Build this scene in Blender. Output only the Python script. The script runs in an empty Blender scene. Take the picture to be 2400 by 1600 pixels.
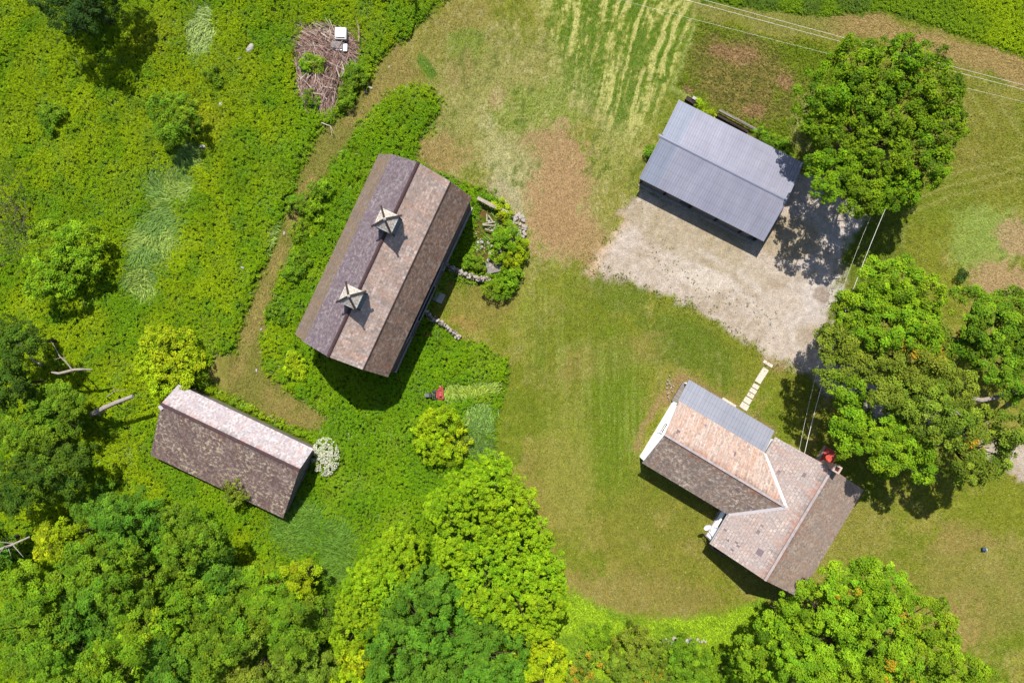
import bpy, math, random
import numpy as np
from mathutils import Vector, Matrix

# ------------------------------------------------------------------ camera, world, sun
SC = bpy.context.scene
COL = SC.collection
CAMH = 72.0
FPX = 1600.0                       # focal length in photo pixels (24 mm on 36 mm, 2400 px)
cam = bpy.data.cameras.new('camera')
cam.lens = 24.0
cam.sensor_width = 36.0
cam.clip_start = 0.5
cam.clip_end = 3000.0
camo = bpy.data.objects.new('camera', cam)
COL.objects.link(camo)
camo.location = (0, 0, CAMH)
camo.rotation_euler = (0, 0, 0)
SC.camera = camo

SUND = Vector((-0.045, 0.58, 1.0)).normalized()      # towards the sun
world = bpy.data.worlds.new('World')
SC.world = world
world.use_nodes = True
wn = world.node_tree.nodes
wl = world.node_tree.links
for n in list(wn):
    wn.remove(n)
sky = wn.new('ShaderNodeTexSky')
sky.sky_type = 'NISHITA'
sky.sun_disc = False
sky.sun_elevation = math.radians(59.8)
sky.sun_rotation = math.radians(-4.4)
bg = wn.new('ShaderNodeBackground')
bg.inputs['Strength'].default_value = 0.1
wo = wn.new('ShaderNodeOutputWorld')
wl.new(sky.outputs[0], bg.inputs[0])
wl.new(bg.outputs[0], wo.inputs[0])

sun = bpy.data.lights.new('sun', 'SUN')
sun.energy = 4.7
sun.angle = math.radians(0.53)
sun.color = (1.0, 0.95, 0.87)
suno = bpy.data.objects.new('sun', sun)
COL.objects.link(suno)
suno.location = SUND * 60
suno.rotation_euler = SUND.to_track_quat('Z', 'Y').to_euler()

SC.view_settings.view_transform = 'Standard'
SC.view_settings.look = 'None'
SC.view_settings.exposure = 1.35
SC.view_settings.gamma = 1.0
SC.view_settings.use_curve_mapping = False
SC.render.engine = 'CYCLES'
SC.cycles.max_bounces = 6
SC.cycles.diffuse_bounces = 3
SC.cycles.transparent_max_bounces = 6
KEXP = 3.3                         # picture value of a white level surface in sun

# ------------------------------------------------------------------ helpers
rng = np.random.default_rng(7)
random.seed(7)


def P(px, py, z=0.0):
    s = (CAMH - z) / FPX
    return Vector(((px - 1200) * s, -(py - 800) * s, z))


def lin(c):
    c = np.asarray(c, float) / 255.0
    return np.where(c <= 0.04045, c / 12.92, ((c + 0.055) / 1.055) ** 2.4)


def A(r, g, b, k=1.0):
    """albedo of a surface that shows this colour when level in the sun"""
    return np.clip(lin((r, g, b)) / KEXP * k, 0, 0.85)


def _hash(ix, iy, seed):
    h = (ix.astype(np.int64) * 374761393 + iy.astype(np.int64) * 668265263 + seed * 1442695041) & 0xFFFFFFFF
    h = ((h ^ (h >> 13)) * 1274126177) & 0xFFFFFFFF
    h = h ^ (h >> 16)
    return (h & 0xFFFFFF) / float(0xFFFFFF)


def vnoise(x, y, seed=0):
    ix = np.floor(x)
    iy = np.floor(y)
    fx = x - ix
    fy = y - iy
    fx = fx * fx * (3 - 2 * fx)
    fy = fy * fy * (3 - 2 * fy)
    a = _hash(ix, iy, seed)
    b = _hash(ix + 1, iy, seed)
    c = _hash(ix, iy + 1, seed)
    d = _hash(ix + 1, iy + 1, seed)
    return (a * (1 - fx) + b * fx) * (1 - fy) + (c * (1 - fx) + d * fx) * fy


def fbm(x, y, seed=0, octv=4):
    s = 0
    amp = 0.5
    t = 0
    for o in range(octv):
        s = s + amp * vnoise(x * 2 ** o + 17.3 * o, y * 2 ** o - 9.1 * o, seed + o)
        t += amp
        amp *= 0.5
    return s / t


def sdist(px, py, poly):
    """signed distance to a polygon, positive inside"""
    d2 = np.full(px.shape, 1e12)
    ins = np.zeros(px.shape, bool)
    n = len(poly)
    for i in range(n):
        x0, y0 = poly[i]
        x1, y1 = poly[(i + 1) % n]
        ex, ey = x1 - x0, y1 - y0
        t = np.clip(((px - x0) * ex + (py - y0) * ey) / (ex * ex + ey * ey + 1e-9), 0, 1)
        d2 = np.minimum(d2, (px - x0 - t * ex) ** 2 + (py - y0 - t * ey) ** 2)
        if y0 != y1:
            c = ((y0 > py) != (y1 > py)) & (px < (x1 - x0) * (py - y0) / (y1 - y0) + x0)
            ins ^= c
    d = np.sqrt(d2)
    return np.where(ins, d, -d)


def pline(px, py, pts):
    d2 = np.full(px.shape, 1e12)
    for i in range(len(pts) - 1):
        x0, y0 = pts[i]
        x1, y1 = pts[i + 1]
        ex, ey = x1 - x0, y1 - y0
        t = np.clip(((px - x0) * ex + (py - y0) * ey) / (ex * ex + ey * ey + 1e-9), 0, 1)
        d2 = np.minimum(d2, (px - x0 - t * ex) ** 2 + (py - y0 - t * ey) ** 2)
    return np.sqrt(d2)


def gauss(px, py, cx, cy, rx, ry, ang=0):
    a = math.radians(ang)
    dx = px - cx
    dy = py - cy
    u = dx * math.cos(a) + dy * math.sin(a)
    v = -dx * math.sin(a) + dy * math.cos(a)
    return np.exp(-((u / rx) ** 2 + (v / ry) ** 2))


def sm(x, a, b):
    t = np.clip((x - a) / (b - a), 0, 1)
    return t * t * (3 - 2 * t)


def tag(o, label=None, cat=None, group=None, kind=None):
    if label:
        o['label'] = label
    if cat:
        o['category'] = cat
    if group:
        o['group'] = group
    if kind:
        o['kind'] = kind
    return o


def empty(name, loc, rz=0.0, label=None, cat=None, group=None):
    o = bpy.data.objects.new(name, None)
    COL.objects.link(o)
    o.location = loc
    o.rotation_euler = (0, 0, rz)
    o.empty_display_size = 0.5
    return tag(o, label, cat, group)


class MB:
    """collects faces, builds ONE mesh object"""

    def __init__(s):
        s.v, s.f, s.m, s.uv = [], [], [], []

    def face(s, pts, mat=0, uv=None):
        i = len(s.v)
        s.v += [tuple(p) for p in pts]
        s.f.append(list(range(i, i + len(pts))))
        s.m.append(mat)
        if uv is None:
            p0 = Vector(pts[0])
            u = (Vector(pts[1]) - p0)
            if u.length < 1e-6:
                u = Vector((1, 0, 0))
            u.normalize()
            nn = u.cross(Vector(pts[-1]) - p0)
            w = nn.cross(u)
            if w.length < 1e-9:
                w = Vector((0, 0, 1))
            w.normalize()
            uv = [((Vector(p) - p0).dot(u), (Vector(p) - p0).dot(w)) for p in pts]
        s.uv += uv

    def box(s, c, d, rot=None, mat=0, taper=1.0):
        c = Vector(c)
        hx, hy, hz = d[0] / 2, d[1] / 2, d[2] / 2
        k = taper
        cs = [Vector(q) for q in ((-hx, -hy, -hz), (hx, -hy, -hz), (hx, hy, -hz), (-hx, hy, -hz),
                                  (-hx * k, -hy * k, hz), (hx * k, -hy * k, hz), (hx * k, hy * k, hz), (-hx * k, hy * k, hz))]
        if rot is not None:
            cs = [rot @ q for q in cs]
        cs = [q + c for q in cs]
        for q in ((0, 3, 2, 1), (4, 5, 6, 7), (0, 1, 5, 4), (1, 2, 6, 5), (2, 3, 7, 6), (3, 0, 4, 7)):
            s.face([cs[k2] for k2 in q], mat)

    def bar(s, p, q, w, h=None, mat=0):
        p, q = Vector(p), Vector(q)
        h = h or w
        d = q - p
        r = d.to_track_quat('X', 'Z').to_matrix()
        s.box((p + q) / 2, (d.length, w, h), r, mat)

    def slab(s, top, th, mat=0, emat=1):
        """solid sheet: polygon 'top' (ccw seen from outside), thickness straight down"""
        top = [Vector(p) for p in top]
        bot = [p - Vector((0, 0, th)) for p in top]
        s.face(top, mat)
        s.face(list(reversed(bot)), emat)
        n = len(top)
        for i in range(n):
            j = (i + 1) % n
            s.face([bot[i], bot[j], top[j], top[i]], emat)

    def extrude(s, prof, y0, y1, mat=0, caps=True):
        """profile in x,z pulled along y"""
        n = len(prof)
        a = [Vector((x, y0, z)) for x, z in prof]
        b = [Vector((x, y1, z)) for x, z in prof]
        for i in range(n):
            j = (i + 1) % n
            s.face([a[i], a[j], b[j], b[i]], mat)
        if caps:
            s.face(list(reversed(a)), mat)
            s.face(b, mat)

    def tube(s, pts, rad, n=7, mat=0, cap=True):
        pts = [Vector(p) for p in pts]
        rings = []
        for i, p in enumerate(pts):
            d = (pts[min(i + 1, len(pts) - 1)] - pts[max(i - 1, 0)])
            if d.length < 1e-9:
                d = Vector((0, 0, 1))
            d.normalize()
            u = d.cross(Vector((0.31, 0.2, 0.93)))
            if u.length < 1e-3:
                u = d.cross(Vector((1, 0, 0)))
            u.normalize()
            w = d.cross(u)
            r = rad[i] if hasattr(rad, '__len__') else rad
            rings.append([p + (u * math.cos(2 * math.pi * k / n) + w * math.sin(2 * math.pi * k / n)) * r for k in range(n)])
        for i in range(len(rings) - 1):
            for k in range(n):
                l = (k + 1) % n
                s.face([rings[i][k], rings[i][l], rings[i + 1][l], rings[i + 1][k]], mat)
        if cap:
            s.face(list(reversed(rings[0])), mat)
            s.face(rings[-1], mat)

    def lathe(s, c, prof, n=16, mat=0, rot=None):
        c = Vector(c)
        R = rot or Matrix.Identity(3)
        rings = [[c + R @ Vector((r * math.cos(2 * math.pi * k / n), r * math.sin(2 * math.pi * k / n), z)) for k in range(n)] for r, z in prof]
        for i in range(len(rings) - 1):
            for k in range(n):
                l = (k + 1) % n
                s.face([rings[i][k], rings[i][l], rings[i + 1][l], rings[i + 1][k]], mat)
        s.face(list(reversed(rings[0])), mat)
        s.face(rings[-1], mat)

    def stone(s, c, d, mat=0, seed=0):
        """a lumpy rounded stone"""
        r = random.Random(seed)
        c = Vector(c)
        rz = Matrix.Rotation(r.uniform(0, 6.28), 3, 'Z')
        n, m = 8, 4
        rings = []
        for i in range(m + 1):
            ph = -math.pi / 2 + math.pi * (i + 0.15) / (m + 0.3)
            ring = []
            for k in range(n):
                th = 2 * math.pi * k / n
                q = Vector((math.cos(th) * math.cos(ph), math.sin(th) * math.cos(ph), math.sin(ph)))
                q = Vector([math.copysign(abs(t) ** 0.7, t) for t in q]) * r.uniform(0.8, 1.12)
                ring.append(c + rz @ Vector((q.x * d[0] / 2, q.y * d[1] / 2, q.z * d[2] / 2)))
            rings.append(ring)
        for i in range(m):
            for k in range(n):
                l = (k + 1) % n
                s.face([rings[i][k], rings[i][l], rings[i + 1][l], rings[i + 1][k]], mat)
        s.face(list(reversed(rings[0])), mat)
        s.face(rings[-1], mat)

    def build(s, name, mats, parent=None, loc=None, smooth=False):
        me = bpy.data.meshes.new(name)
        me.from_pydata(s.v, [], s.f)
        uvl = me.uv_layers.new(name='UVMap')
        uvl.data.foreach_set('uv', np.array(s.uv, np.float32).ravel())
        if not isinstance(mats, (list, tuple)):
            mats = [mats]
        for m in mats:
            me.materials.append(m)
        me.polygons.foreach_set('material_index', np.minimum(np.array(s.m, np.int32), len(mats) - 1))
        if smooth:
            me.shade_smooth()
        else:
            me.shade_flat()
        me.update()
        o = bpy.data.objects.new(name, me)
        COL.objects.link(o)
        if parent:
            o.parent = parent
        if loc is not None:
            o.location = loc
        return o


def quad_object(name, verts, nq, cols, mat, parent=None, loc=None):
    """many separate quads from numpy arrays"""
    me = bpy.data.meshes.new(name)
    me.vertices.add(nq * 4)
    me.vertices.foreach_set('co', verts.astype(np.float32).ravel())
    me.loops.add(nq * 4)
    me.loops.foreach_set('vertex_index', np.arange(nq * 4, dtype=np.int32))
    me.polygons.add(nq)
    me.polygons.foreach_set('loop_start', np.arange(0, nq * 4, 4, dtype=np.int32))
    at = me.color_attributes.new('col', 'FLOAT_COLOR', 'POINT')
    c4 = np.ones((nq * 4, 4), np.float32)
    c4[:, :3] = np.repeat(cols, 4, axis=0)
    at.data.foreach_set('color', c4.ravel())
    me.materials.append(mat)
    me.update(calc_edges=True)
    o = bpy.data.objects.new(name, me)
    COL.objects.link(o)
    if parent:
        o.parent = parent
    if loc is not None:
        o.location = loc
    return o


def leaf_verts(c, n, L, W, droop=0.18, tdir=None):
    N = len(c)
    n = n / (np.linalg.norm(n, axis=1, keepdims=True) + 1e-9)
    if tdir is None:
        t = rng.normal(size=(N, 3))
    else:
        t = tdir
    t = t - n * np.sum(t * n, 1, keepdims=True)
    t /= (np.linalg.norm(t, axis=1, keepdims=True) + 1e-9)
    b = np.cross(n, t)
    L = np.broadcast_to(L, (N,))[:, None]
    W = np.broadcast_to(W, (N,))[:, None]
    v = np.empty((N, 4, 3))
    v[:, 0] = c - t * L * 0.5
    v[:, 1] = c + b * W * 0.5 + n * W * 0.12
    v[:, 2] = c + t * L * 0.5 - n * L * droop
    v[:, 3] = c - b * W * 0.5 + n * W * 0.12
    return v.reshape(-1, 3)


# ------------------------------------------------------------------ materials
def newmat(name):
    m = bpy.data.materials.new(name)
    m.use_nodes = True
    nt = m.node_tree
    for n in list(nt.nodes):
        nt.nodes.remove(n)
    out = nt.nodes.new('ShaderNodeOutputMaterial')
    return m, nt, out


def nd(nt, t, **kw):
    n = nt.nodes.new(t)
    for k, v in kw.items():
        if k.startswith('i_'):
            n.inputs[k[2:].replace('_', ' ')].default_value = v
        else:
            setattr(n, k, v)
    return n


def mixc(nt, fac, a, b, blend='MIX'):
    m = nt.nodes.new('ShaderNodeMix')
    m.data_type = 'RGBA'
    m.blend_type = blend
    m.clamp_factor = True
    for sock, val in ((m.inputs[0], fac), (m.inputs[6], a), (m.inputs[7], b)):
        if hasattr(val, 'is_output'):
            nt.links.new(val, sock)
        elif isinstance(val, (int, float)):
            sock.default_value = val
        else:
            sock.default_value = (*[float(q) for q in val][:3], 1.0)
    return m.outputs[2]


def ramp(nt, src, stops):
    r = nt.nodes.new('ShaderNodeValToRGB')
    cr = r.color_ramp
    while len(cr.elements) < len(stops):
        cr.elements.new(0.5)
    for e, (p, c) in zip(cr.elements, stops):
        e.position = p
        e.color = (c, c, c, 1) if isinstance(c, (int, float)) else (*[float(q) for q in c][:3], 1)
    nt.links.new(src, r.inputs[0])
    return r.outputs[0]


def noise(nt, vec, scale, detail=4, rough=0.55, dim='3D'):
    n = nt.nodes.new('ShaderNodeTexNoise')
    n.noise_dimensions = dim
    n.inputs['Scale'].default_value = scale
    n.inputs['Detail'].default_value = detail
    n.inputs['Roughness'].default_value = rough
    if vec is not None:
        nt.links.new(vec, n.inputs['Vector'])
    return n.outputs[0]


def mapping(nt, vec, scale=(1, 1, 1), rot=(0, 0, 0), loc=(0, 0, 0)):
    m = nt.nodes.new('ShaderNodeMapping')
    m.inputs['Scale'].default_value = scale
    m.inputs['Rotation'].default_value = rot
    m.inputs['Location'].default_value = loc
    nt.links.new(vec, m.inputs['Vector'])
    return m.outputs[0]


def principled(nt, out, col, rough=0.8, spec=0.3, metal=0.0, bump=None, bstr=0.3, bdist=0.02):
    p = nt.nodes.new('ShaderNodeBsdfPrincipled')
    if hasattr(col, 'is_output'):
        nt.links.new(col, p.inputs['Base Color'])
    else:
        p.inputs['Base Color'].default_value = (*[float(q) for q in col][:3], 1)
    if hasattr(rough, 'is_output'):
        nt.links.new(rough, p.inputs['Roughness'])
    else:
        p.inputs['Roughness'].default_value = rough
    p.inputs['Specular IOR Level'].default_value = spec
    p.inputs['Metallic'].default_value = metal
    if bump is not None:
        b = nt.nodes.new('ShaderNodeBump')
        b.inputs['Strength'].default_value = bstr
        b.inputs['Distance'].default_value = bdist
        nt.links.new(bump, b.inputs['Height'])
        nt.links.new(b.outputs[0], p.inputs['Normal'])
    nt.links.new(p.outputs[0], out.inputs[0])
    return p


def simple(name, col, rough=0.7, spec=0.3, metal=0.0, var=0.25, scale=6.0):
    """a plain surface with uneven weathered tone"""
    m, nt, out = newmat(name)
    tc = nd(nt, 'ShaderNodeTexCoord')
    f = noise(nt, tc.outputs['Object'], scale, 5, 0.6)
    r = ramp(nt, f, [(0.3, 1 - var), (0.7, 1 + var * 0.4)])
    c = mixc(nt, 1.0, col, r, 'MULTIPLY')
    principled(nt, out, c, rough, spec, metal, f, 0.15, 0.01)
    return m


def leafmat(name, trans=0.3, rough=0.5, spec=0.3):
    m, nt, out = newmat(name)
    a = nd(nt, 'ShaderNodeAttribute', attribute_name='col')
    p = nt.nodes.new('ShaderNodeBsdfPrincipled')
    nt.links.new(a.outputs['Color'], p.inputs['Base Color'])
    p.inputs['Roughness'].default_value = rough
    p.inputs['Specular IOR Level'].default_value = spec
    t = nd(nt, 'ShaderNodeBsdfTranslucent')
    tcx = mixc(nt, 1.0, a.outputs['Color'], (1.25, 1.15, 0.6), 'MULTIPLY')
    nt.links.new(tcx, t.inputs[0])
    mx = nd(nt, 'ShaderNodeMixShader')
    mx.inputs[0].default_value = trans
    nt.links.new(p.outputs[0], mx.inputs[1])
    nt.links.new(t.outputs[0], mx.inputs[2])
    nt.links.new(mx.outputs[0], out.inputs[0])
    return m


M_LEAF = leafmat('leaf', 0.24, 0.6, 0.05)
M_WEED = leafmat('weed_leaf', 0.26, 0.7, 0.03)
M_BLADE = leafmat('grass_blade', 0.2, 0.7, 0.03)


def groundmat(name):
    m, nt, out = newmat(name)
    a = nd(nt, 'ShaderNodeAttribute', attribute_name='col')
    tc = nd(nt, 'ShaderNodeTexCoord')
    v = tc.outputs['Object']
    n1 = noise(nt, v, 1.6, 6, 0.7)
    n2 = noise(nt, v, 7.0, 5, 0.7)
    n3 = noise(nt, v, 24.0, 3, 0.7)
    g1 = ramp(nt, n1, [(0.3, 0.72), (0.7, 1.26)])
    g2 = ramp(nt, n2, [(0.3, 0.6), (0.72, 1.42)])
    g3 = ramp(nt, n3, [(0.3, 0.62), (0.72, 1.4)])
    c = mixc(nt, 1.0, a.outputs['Color'], g1, 'MULTIPLY')
    c = mixc(nt, 1.0, c, g2, 'MULTIPLY')
    cg = mixc(nt, 1.0, c, g3, 'MULTIPLY')
    c = mixc(nt, a.outputs['Alpha'], cg, mixc(nt, 0.6, c, cg))
    # pebbles in the gravel
    vo = nd(nt, 'ShaderNodeTexVoronoi', feature='F1')
    vo.inputs['Scale'].default_value = 5.0
    nt.links.new(v, vo.inputs['Vector'])
    pb = ramp(nt, vo.outputs['Distance'], [(0.0, 0.5), (0.09, 0.55), (0.14, 1.0)])
    pbm = mixc(nt, a.outputs['Alpha'], (1, 1, 1), mixc(nt, ramp(nt, n1, [(0.45, 0.0), (0.62, 0.75)]), (1, 1, 1), pb))
    c = mixc(nt, 1.0, c, pbm, 'MULTIPLY')
    principled(nt, out, c, 0.95, 0.02, 0, mixc(nt, 0.5, n2, n3), 0.7, 0.05)
    return m


M_GROUND = groundmat('ground_surface')


def shingles(name, base, alt, dark, rust, cover=0.35, wid=0.5, row=0.25, rustamt=0.0, lichen=None, lamt=0.0,
             rowmix=0.5, mortar=0.5, patch=0.0, patchcol=None, streak=0.5, top=0.0, gain=1.0, rough=0.9, pale=0.0, cell_lo=0.62, cell_hi=1.36):
    """weathered slates: rows, tone per slate, stains running down the slope"""
    m, nt, out = newmat(name)
    uv = nd(nt, 'ShaderNodeUVMap', uv_map='UVMap').outputs[0]
    br = nd(nt, 'ShaderNodeTexBrick')
    br.inputs['Scale'].default_value = 1.0
    br.inputs['Brick Width'].default_value = wid
    br.inputs['Row Height'].default_value = row
    br.inputs['Mortar Size'].default_value = 0.022
    br.inputs['Mortar Smooth'].default_value = 0.3
    br.inputs['Bias'].default_value = -0.1
    br.offset = 0.5
    nt.links.new(uv, br.inputs['Vector'])
    br.inputs['Color1'].default_value = (*[float(q) for q in base], 1)
    br.inputs['Color2'].default_value = (*[float(q) for q in alt], 1)
    md = [float(q) * mortar for q in base]
    br.inputs['Mortar'].default_value = (*md, 1)
    c = br.outputs['Color']
    # white-noise tone per slate
    cell = nd(nt, 'ShaderNodeTexWhiteNoise', noise_dimensions='2D')
    sn = nd(nt, 'ShaderNodeVectorMath', operation='SNAP')
    sn.inputs[1].default_value = (wid / 2, row, 1)
    nt.links.new(uv, sn.inputs[0])
    nt.links.new(sn.outputs[0], cell.inputs['Vector'])
    c = mixc(nt, 1.0, c, ramp(nt, cell.outputs[0], [(0, cell_lo), (0.25, cell_lo * 0.4 + 0.6), (0.6, 1.02), (1, cell_hi)]), 'MULTIPLY')
    nb = noise(nt, uv, 0.55, 6, 0.62)
    c = mixc(nt, ramp(nt, nb, [(0.5 - cover * 0.5, 0.0), (0.62, 0.8)]), c, dark)
    ns = noise(nt, mapping(nt, uv, (2.6, 0.22, 1)), 1.0, 6, 0.7)
    c = mixc(nt, ramp(nt, ns, [(0.46, 0.0), (0.72, streak)]), c, [float(q) * 0.45 for q in base])
    if pale > 0:
        npl = noise(nt, mapping(nt, uv, (6.5, 0.4, 1), loc=(1, 5, 0)), 1.0, 5, 0.7)
        c = mixc(nt, ramp(nt, npl, [(0.48, 0.0), (0.66, pale)]), c, [min(0.8, float(q) * 1.35) for q in base])
    if rustamt > 0:
        nr = noise(nt, mapping(nt, uv, (1.5, 0.25, 1), loc=(7, 3, 0)), 1.0, 6, 0.68)
        c = mixc(nt, ramp(nt, nr, [(0.44, 0.0), (0.66, rustamt)]), c, rust)
    if lichen is not None:
        nl = noise(nt, uv, 2.6, 6, 0.75)
        nl2 = noise(nt, uv, 0.35, 3, 0.5)
        lm = nd(nt, 'ShaderNodeMath', operation='MULTIPLY')
        nt.links.new(ramp(nt, nl, [(0.5, 0.0), (0.6, 1.0)]), lm.inputs[0])
        nt.links.new(ramp(nt, nl2, [(0.35, 0.1), (0.6, lamt)]), lm.inputs[1])
        c = mixc(nt, lm.outputs[0], c, lichen)
    if patchcol is not None:
        pc = nd(nt, 'ShaderNodeTexNoise')
        pc.inputs['Scale'].default_value = 0.8
        pc.inputs['Detail'].default_value = 2
        nt.links.new(sn.outputs[0], pc.inputs['Vector'])
        c = mixc(nt, ramp(nt, pc.outputs[0], [(patch, 0.0), (patch + 0.015, 0.85)]), c, patchcol)
    if top > 0:
        sx = nd(nt, 'ShaderNodeSeparateXYZ')
        nt.links.new(uv, sx.inputs[0])
        mr = nd(nt, 'ShaderNodeMapRange')
        mr.inputs['From Min'].default_value = top - 1.5
        mr.inputs['From Max'].default_value = top - 0.1
        nt.links.new(sx.outputs[1], mr.inputs['Value'])
        nk = noise(nt, mapping(nt, uv, (3.2, 0.35, 1), loc=(3, 11, 0)), 1.0, 5, 0.7)
        ma = nd(nt, 'ShaderNodeMath', operation='MULTIPLY_ADD')
        ma.inputs[1].default_value = 0.45
        nt.links.new(mr.outputs[0], ma.inputs[0])
        nt.links.new(nk, ma.inputs[2])
        c = mixc(nt, ramp(nt, ma.outputs[0], [(0.76, 0.0), (0.95, 0.6)]), c, mixc(nt, ramp(nt, nb, [(0.45, 0.0), (0.55, 1.0)]), [float(q) * 0.25 for q in base], [float(q) * k for q, k in zip(rust, (0.8, 0.58, 0.5))]))
    fn = noise(nt, uv, 6.0, 5, 0.75)
    c = mixc(nt, 1.0, c, ramp(nt, fn, [(0.3, 0.68), (0.7, 1.3)]), 'MULTIPLY')
    if gain != 1.0:
        c = mixc(nt, 1.0, c, (gain, gain, gain), 'MULTIPLY')
    principled(nt, out, c, rough, 0.25, 0, mixc(nt, 0.5, br.outputs['Fac'], fn), -0.35, 0.015)
    return m


def planks(name, base, alt, wid=0.18, rough=0.9):
    m, nt, out = newmat(name)
    uv = nd(nt, 'ShaderNodeUVMap', uv_map='UVMap').outputs[0]
    br = nd(nt, 'ShaderNodeTexBrick')
    br.inputs['Scale'].default_value = 1.0
    br.inputs['Brick Width'].default_value = 3.2
    br.inputs['Row Height'].default_value = wid
    br.inputs['Mortar Size'].default_value = 0.012
    nt.links.new(uv, br.inputs['Vector'])
    br.inputs['Color1'].default_value = (*[float(q) for q in base], 1)
    br.inputs['Color2'].default_value = (*[float(q) for q in alt], 1)
    br.inputs['Mortar'].default_value = (*[float(q) * (0.8 if base[0] > 0.6 else 0.35) for q in base], 1)
    g = noise(nt, mapping(nt, uv, (1.5, 18, 1)), 1.0, 5, 0.65)
    c = mixc(nt, 1.0, br.outputs['Color'], ramp(nt, g, [(0.3, 0.95), (0.7, 1.05)] if base[0] > 0.6 else [(0.3, 0.7), (0.7, 1.2)]), 'MULTIPLY')
    principled(nt, out, c, rough, 0.2, 0, br.outputs['Fac'], -0.3, 0.01)
    return m


M_SLATE_PURPLE = shingles('slate_purple', A(136, 122, 128), A(150, 136, 140), A(118, 100, 108), A(150, 120, 90), 0.3, 0.4, 0.22,
                          0.0, A(190, 180, 180), 0.6, streak=0.3, mortar=0.7, gain=1.12)
M_SLATE_MOSSY = shingles('slate_brown_mossy', A(146, 128, 118), A(158, 142, 134), A(120, 102, 86), A(146, 116, 82), 0.5, 0.4, 0.22,
                         0.5, A(175, 160, 130), 0.4, streak=0.4, mortar=0.7, gain=1.4)
M_SLATE_PINK = shingles('slate_pink_grey', A(196, 176, 166), A(178, 162, 154), A(146, 130, 122), A(180, 140, 116), 0.25, 0.5, 0.3,
                        0.55, A(120, 100, 84), 0.6, streak=0.4, mortar=0.5, gain=1.7, cell_lo=0.55, cell_hi=1.3)
M_SLATE_BROWN = shingles('slate_dark_brown', A(130, 106, 92), A(148, 124, 110), A(96, 78, 66), A(118, 82, 62), 0.5, 0.5, 0.3,
                         0.6, A(165, 150, 138), 0.55, streak=0.35, mortar=0.5, gain=2.2, cell_lo=0.35, cell_hi=1.5)
M_SHED_WHITE = shingles('slate_bleached', A(214, 205, 205), A(204, 194, 196), A(184, 174, 180), A(222, 176, 160), 0.2, 0.36, 0.22,
                        0.25, None, 0, streak=0.2, mortar=0.8, gain=1.25, top=2.75)
M_SHED_GREY = shingles('slate_lichen', A(124, 106, 102), A(140, 122, 116), A(88, 68, 66), A(126, 88, 74), 0.42, 0.36, 0.22,
                       0.2, A(192, 178, 148), 1.0, streak=0.4, mortar=0.6, gain=1.8, top=6.9, cell_lo=0.5, cell_hi=1.4)
M_HOUSE_PINK = shingles('slate_rusty_pink', A(218, 196, 182), A(204, 178, 162), A(194, 172, 160), A(210, 152, 116), 0.25, 0.4, 0.24,
                        0.45, None, 0, streak=0.25, mortar=0.72, patch=0.66, patchcol=A(118, 104, 116), gain=1.1, pale=0.8, top=4.1)
M_HOUSE_GREY = shingles('slate_sooty', A(132, 118, 108), A(150, 134, 122), A(98, 86, 80), A(150, 104, 74), 0.5, 0.4, 0.22,
                        0.22, A(180, 166, 150), 1.0, streak=0.4, mortar=0.5, gain=1.9, top=4.1, patch=0.66, patchcol=A(96, 80, 90))
M_HOUSE_PALE = shingles('slate_pale', A(206, 190, 182), A(190, 174, 166), A(176, 164, 160), A(198, 146, 118), 0.25, 0.42, 0.3,
                        0.3, None, 0, streak=0.25, mortar=0.4, gain=1.2, top=5.8, cell_lo=0.75, cell_hi=1.2, patch=0.66, patchcol=A(122, 108, 116))
M_HOUSE_TAN = shingles('slate_tan', A(162, 146, 132), A(146, 130, 118), A(128, 114, 104), A(152, 104, 74), 0.35, 0.4, 0.2,
                       0.3, None, 0, streak=0.4, mortar=0.6, gain=1.85, top=5.8, cell_lo=0.6, cell_hi=1.35)


def metal_roof(name, col, col2):
    m, nt, out = newmat(name)
    uv = nd(nt, 'ShaderNodeUVMap', uv_map='UVMap').outputs[0]
    g = noise(nt, mapping(nt, uv, (1.2, 0.15, 1)), 1.0, 5, 0.6)
    g2 = noise(nt, uv, 0.35, 3, 0.5)
    c = mixc(nt, ramp(nt, g2, [(0.35, 0.0), (0.65, 1.0)]), col, col2)
    c = mixc(nt, 1.0, c, ramp(nt, g, [(0.3, 0.86), (0.7, 1.1)]), 'MULTIPLY')
    sx = nd(nt, 'ShaderNodeSeparateXYZ')
    nt.links.new(uv, sx.inputs[0])
    pp = nd(nt, 'ShaderNodeMath', operation='PINGPONG')
    pp.inputs[1].default_value = 0.48
    nt.links.new(sx.outputs[1], pp.inputs[0])
    c = mixc(nt, 1.0, c, ramp(nt, pp.outputs[0], [(0.0, 0.84), (0.06, 1.0)]), 'MULTIPLY')
    sp = noise(nt, uv, 3.5, 3, 0.6)
    c = mixc(nt, ramp(nt, sp, [(0.66, 0.0), (0.72, 0.5)]), c, A(120, 112, 96))
    principled(nt, out, c, 0.45, 0.4, 0.15)
    return m


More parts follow.
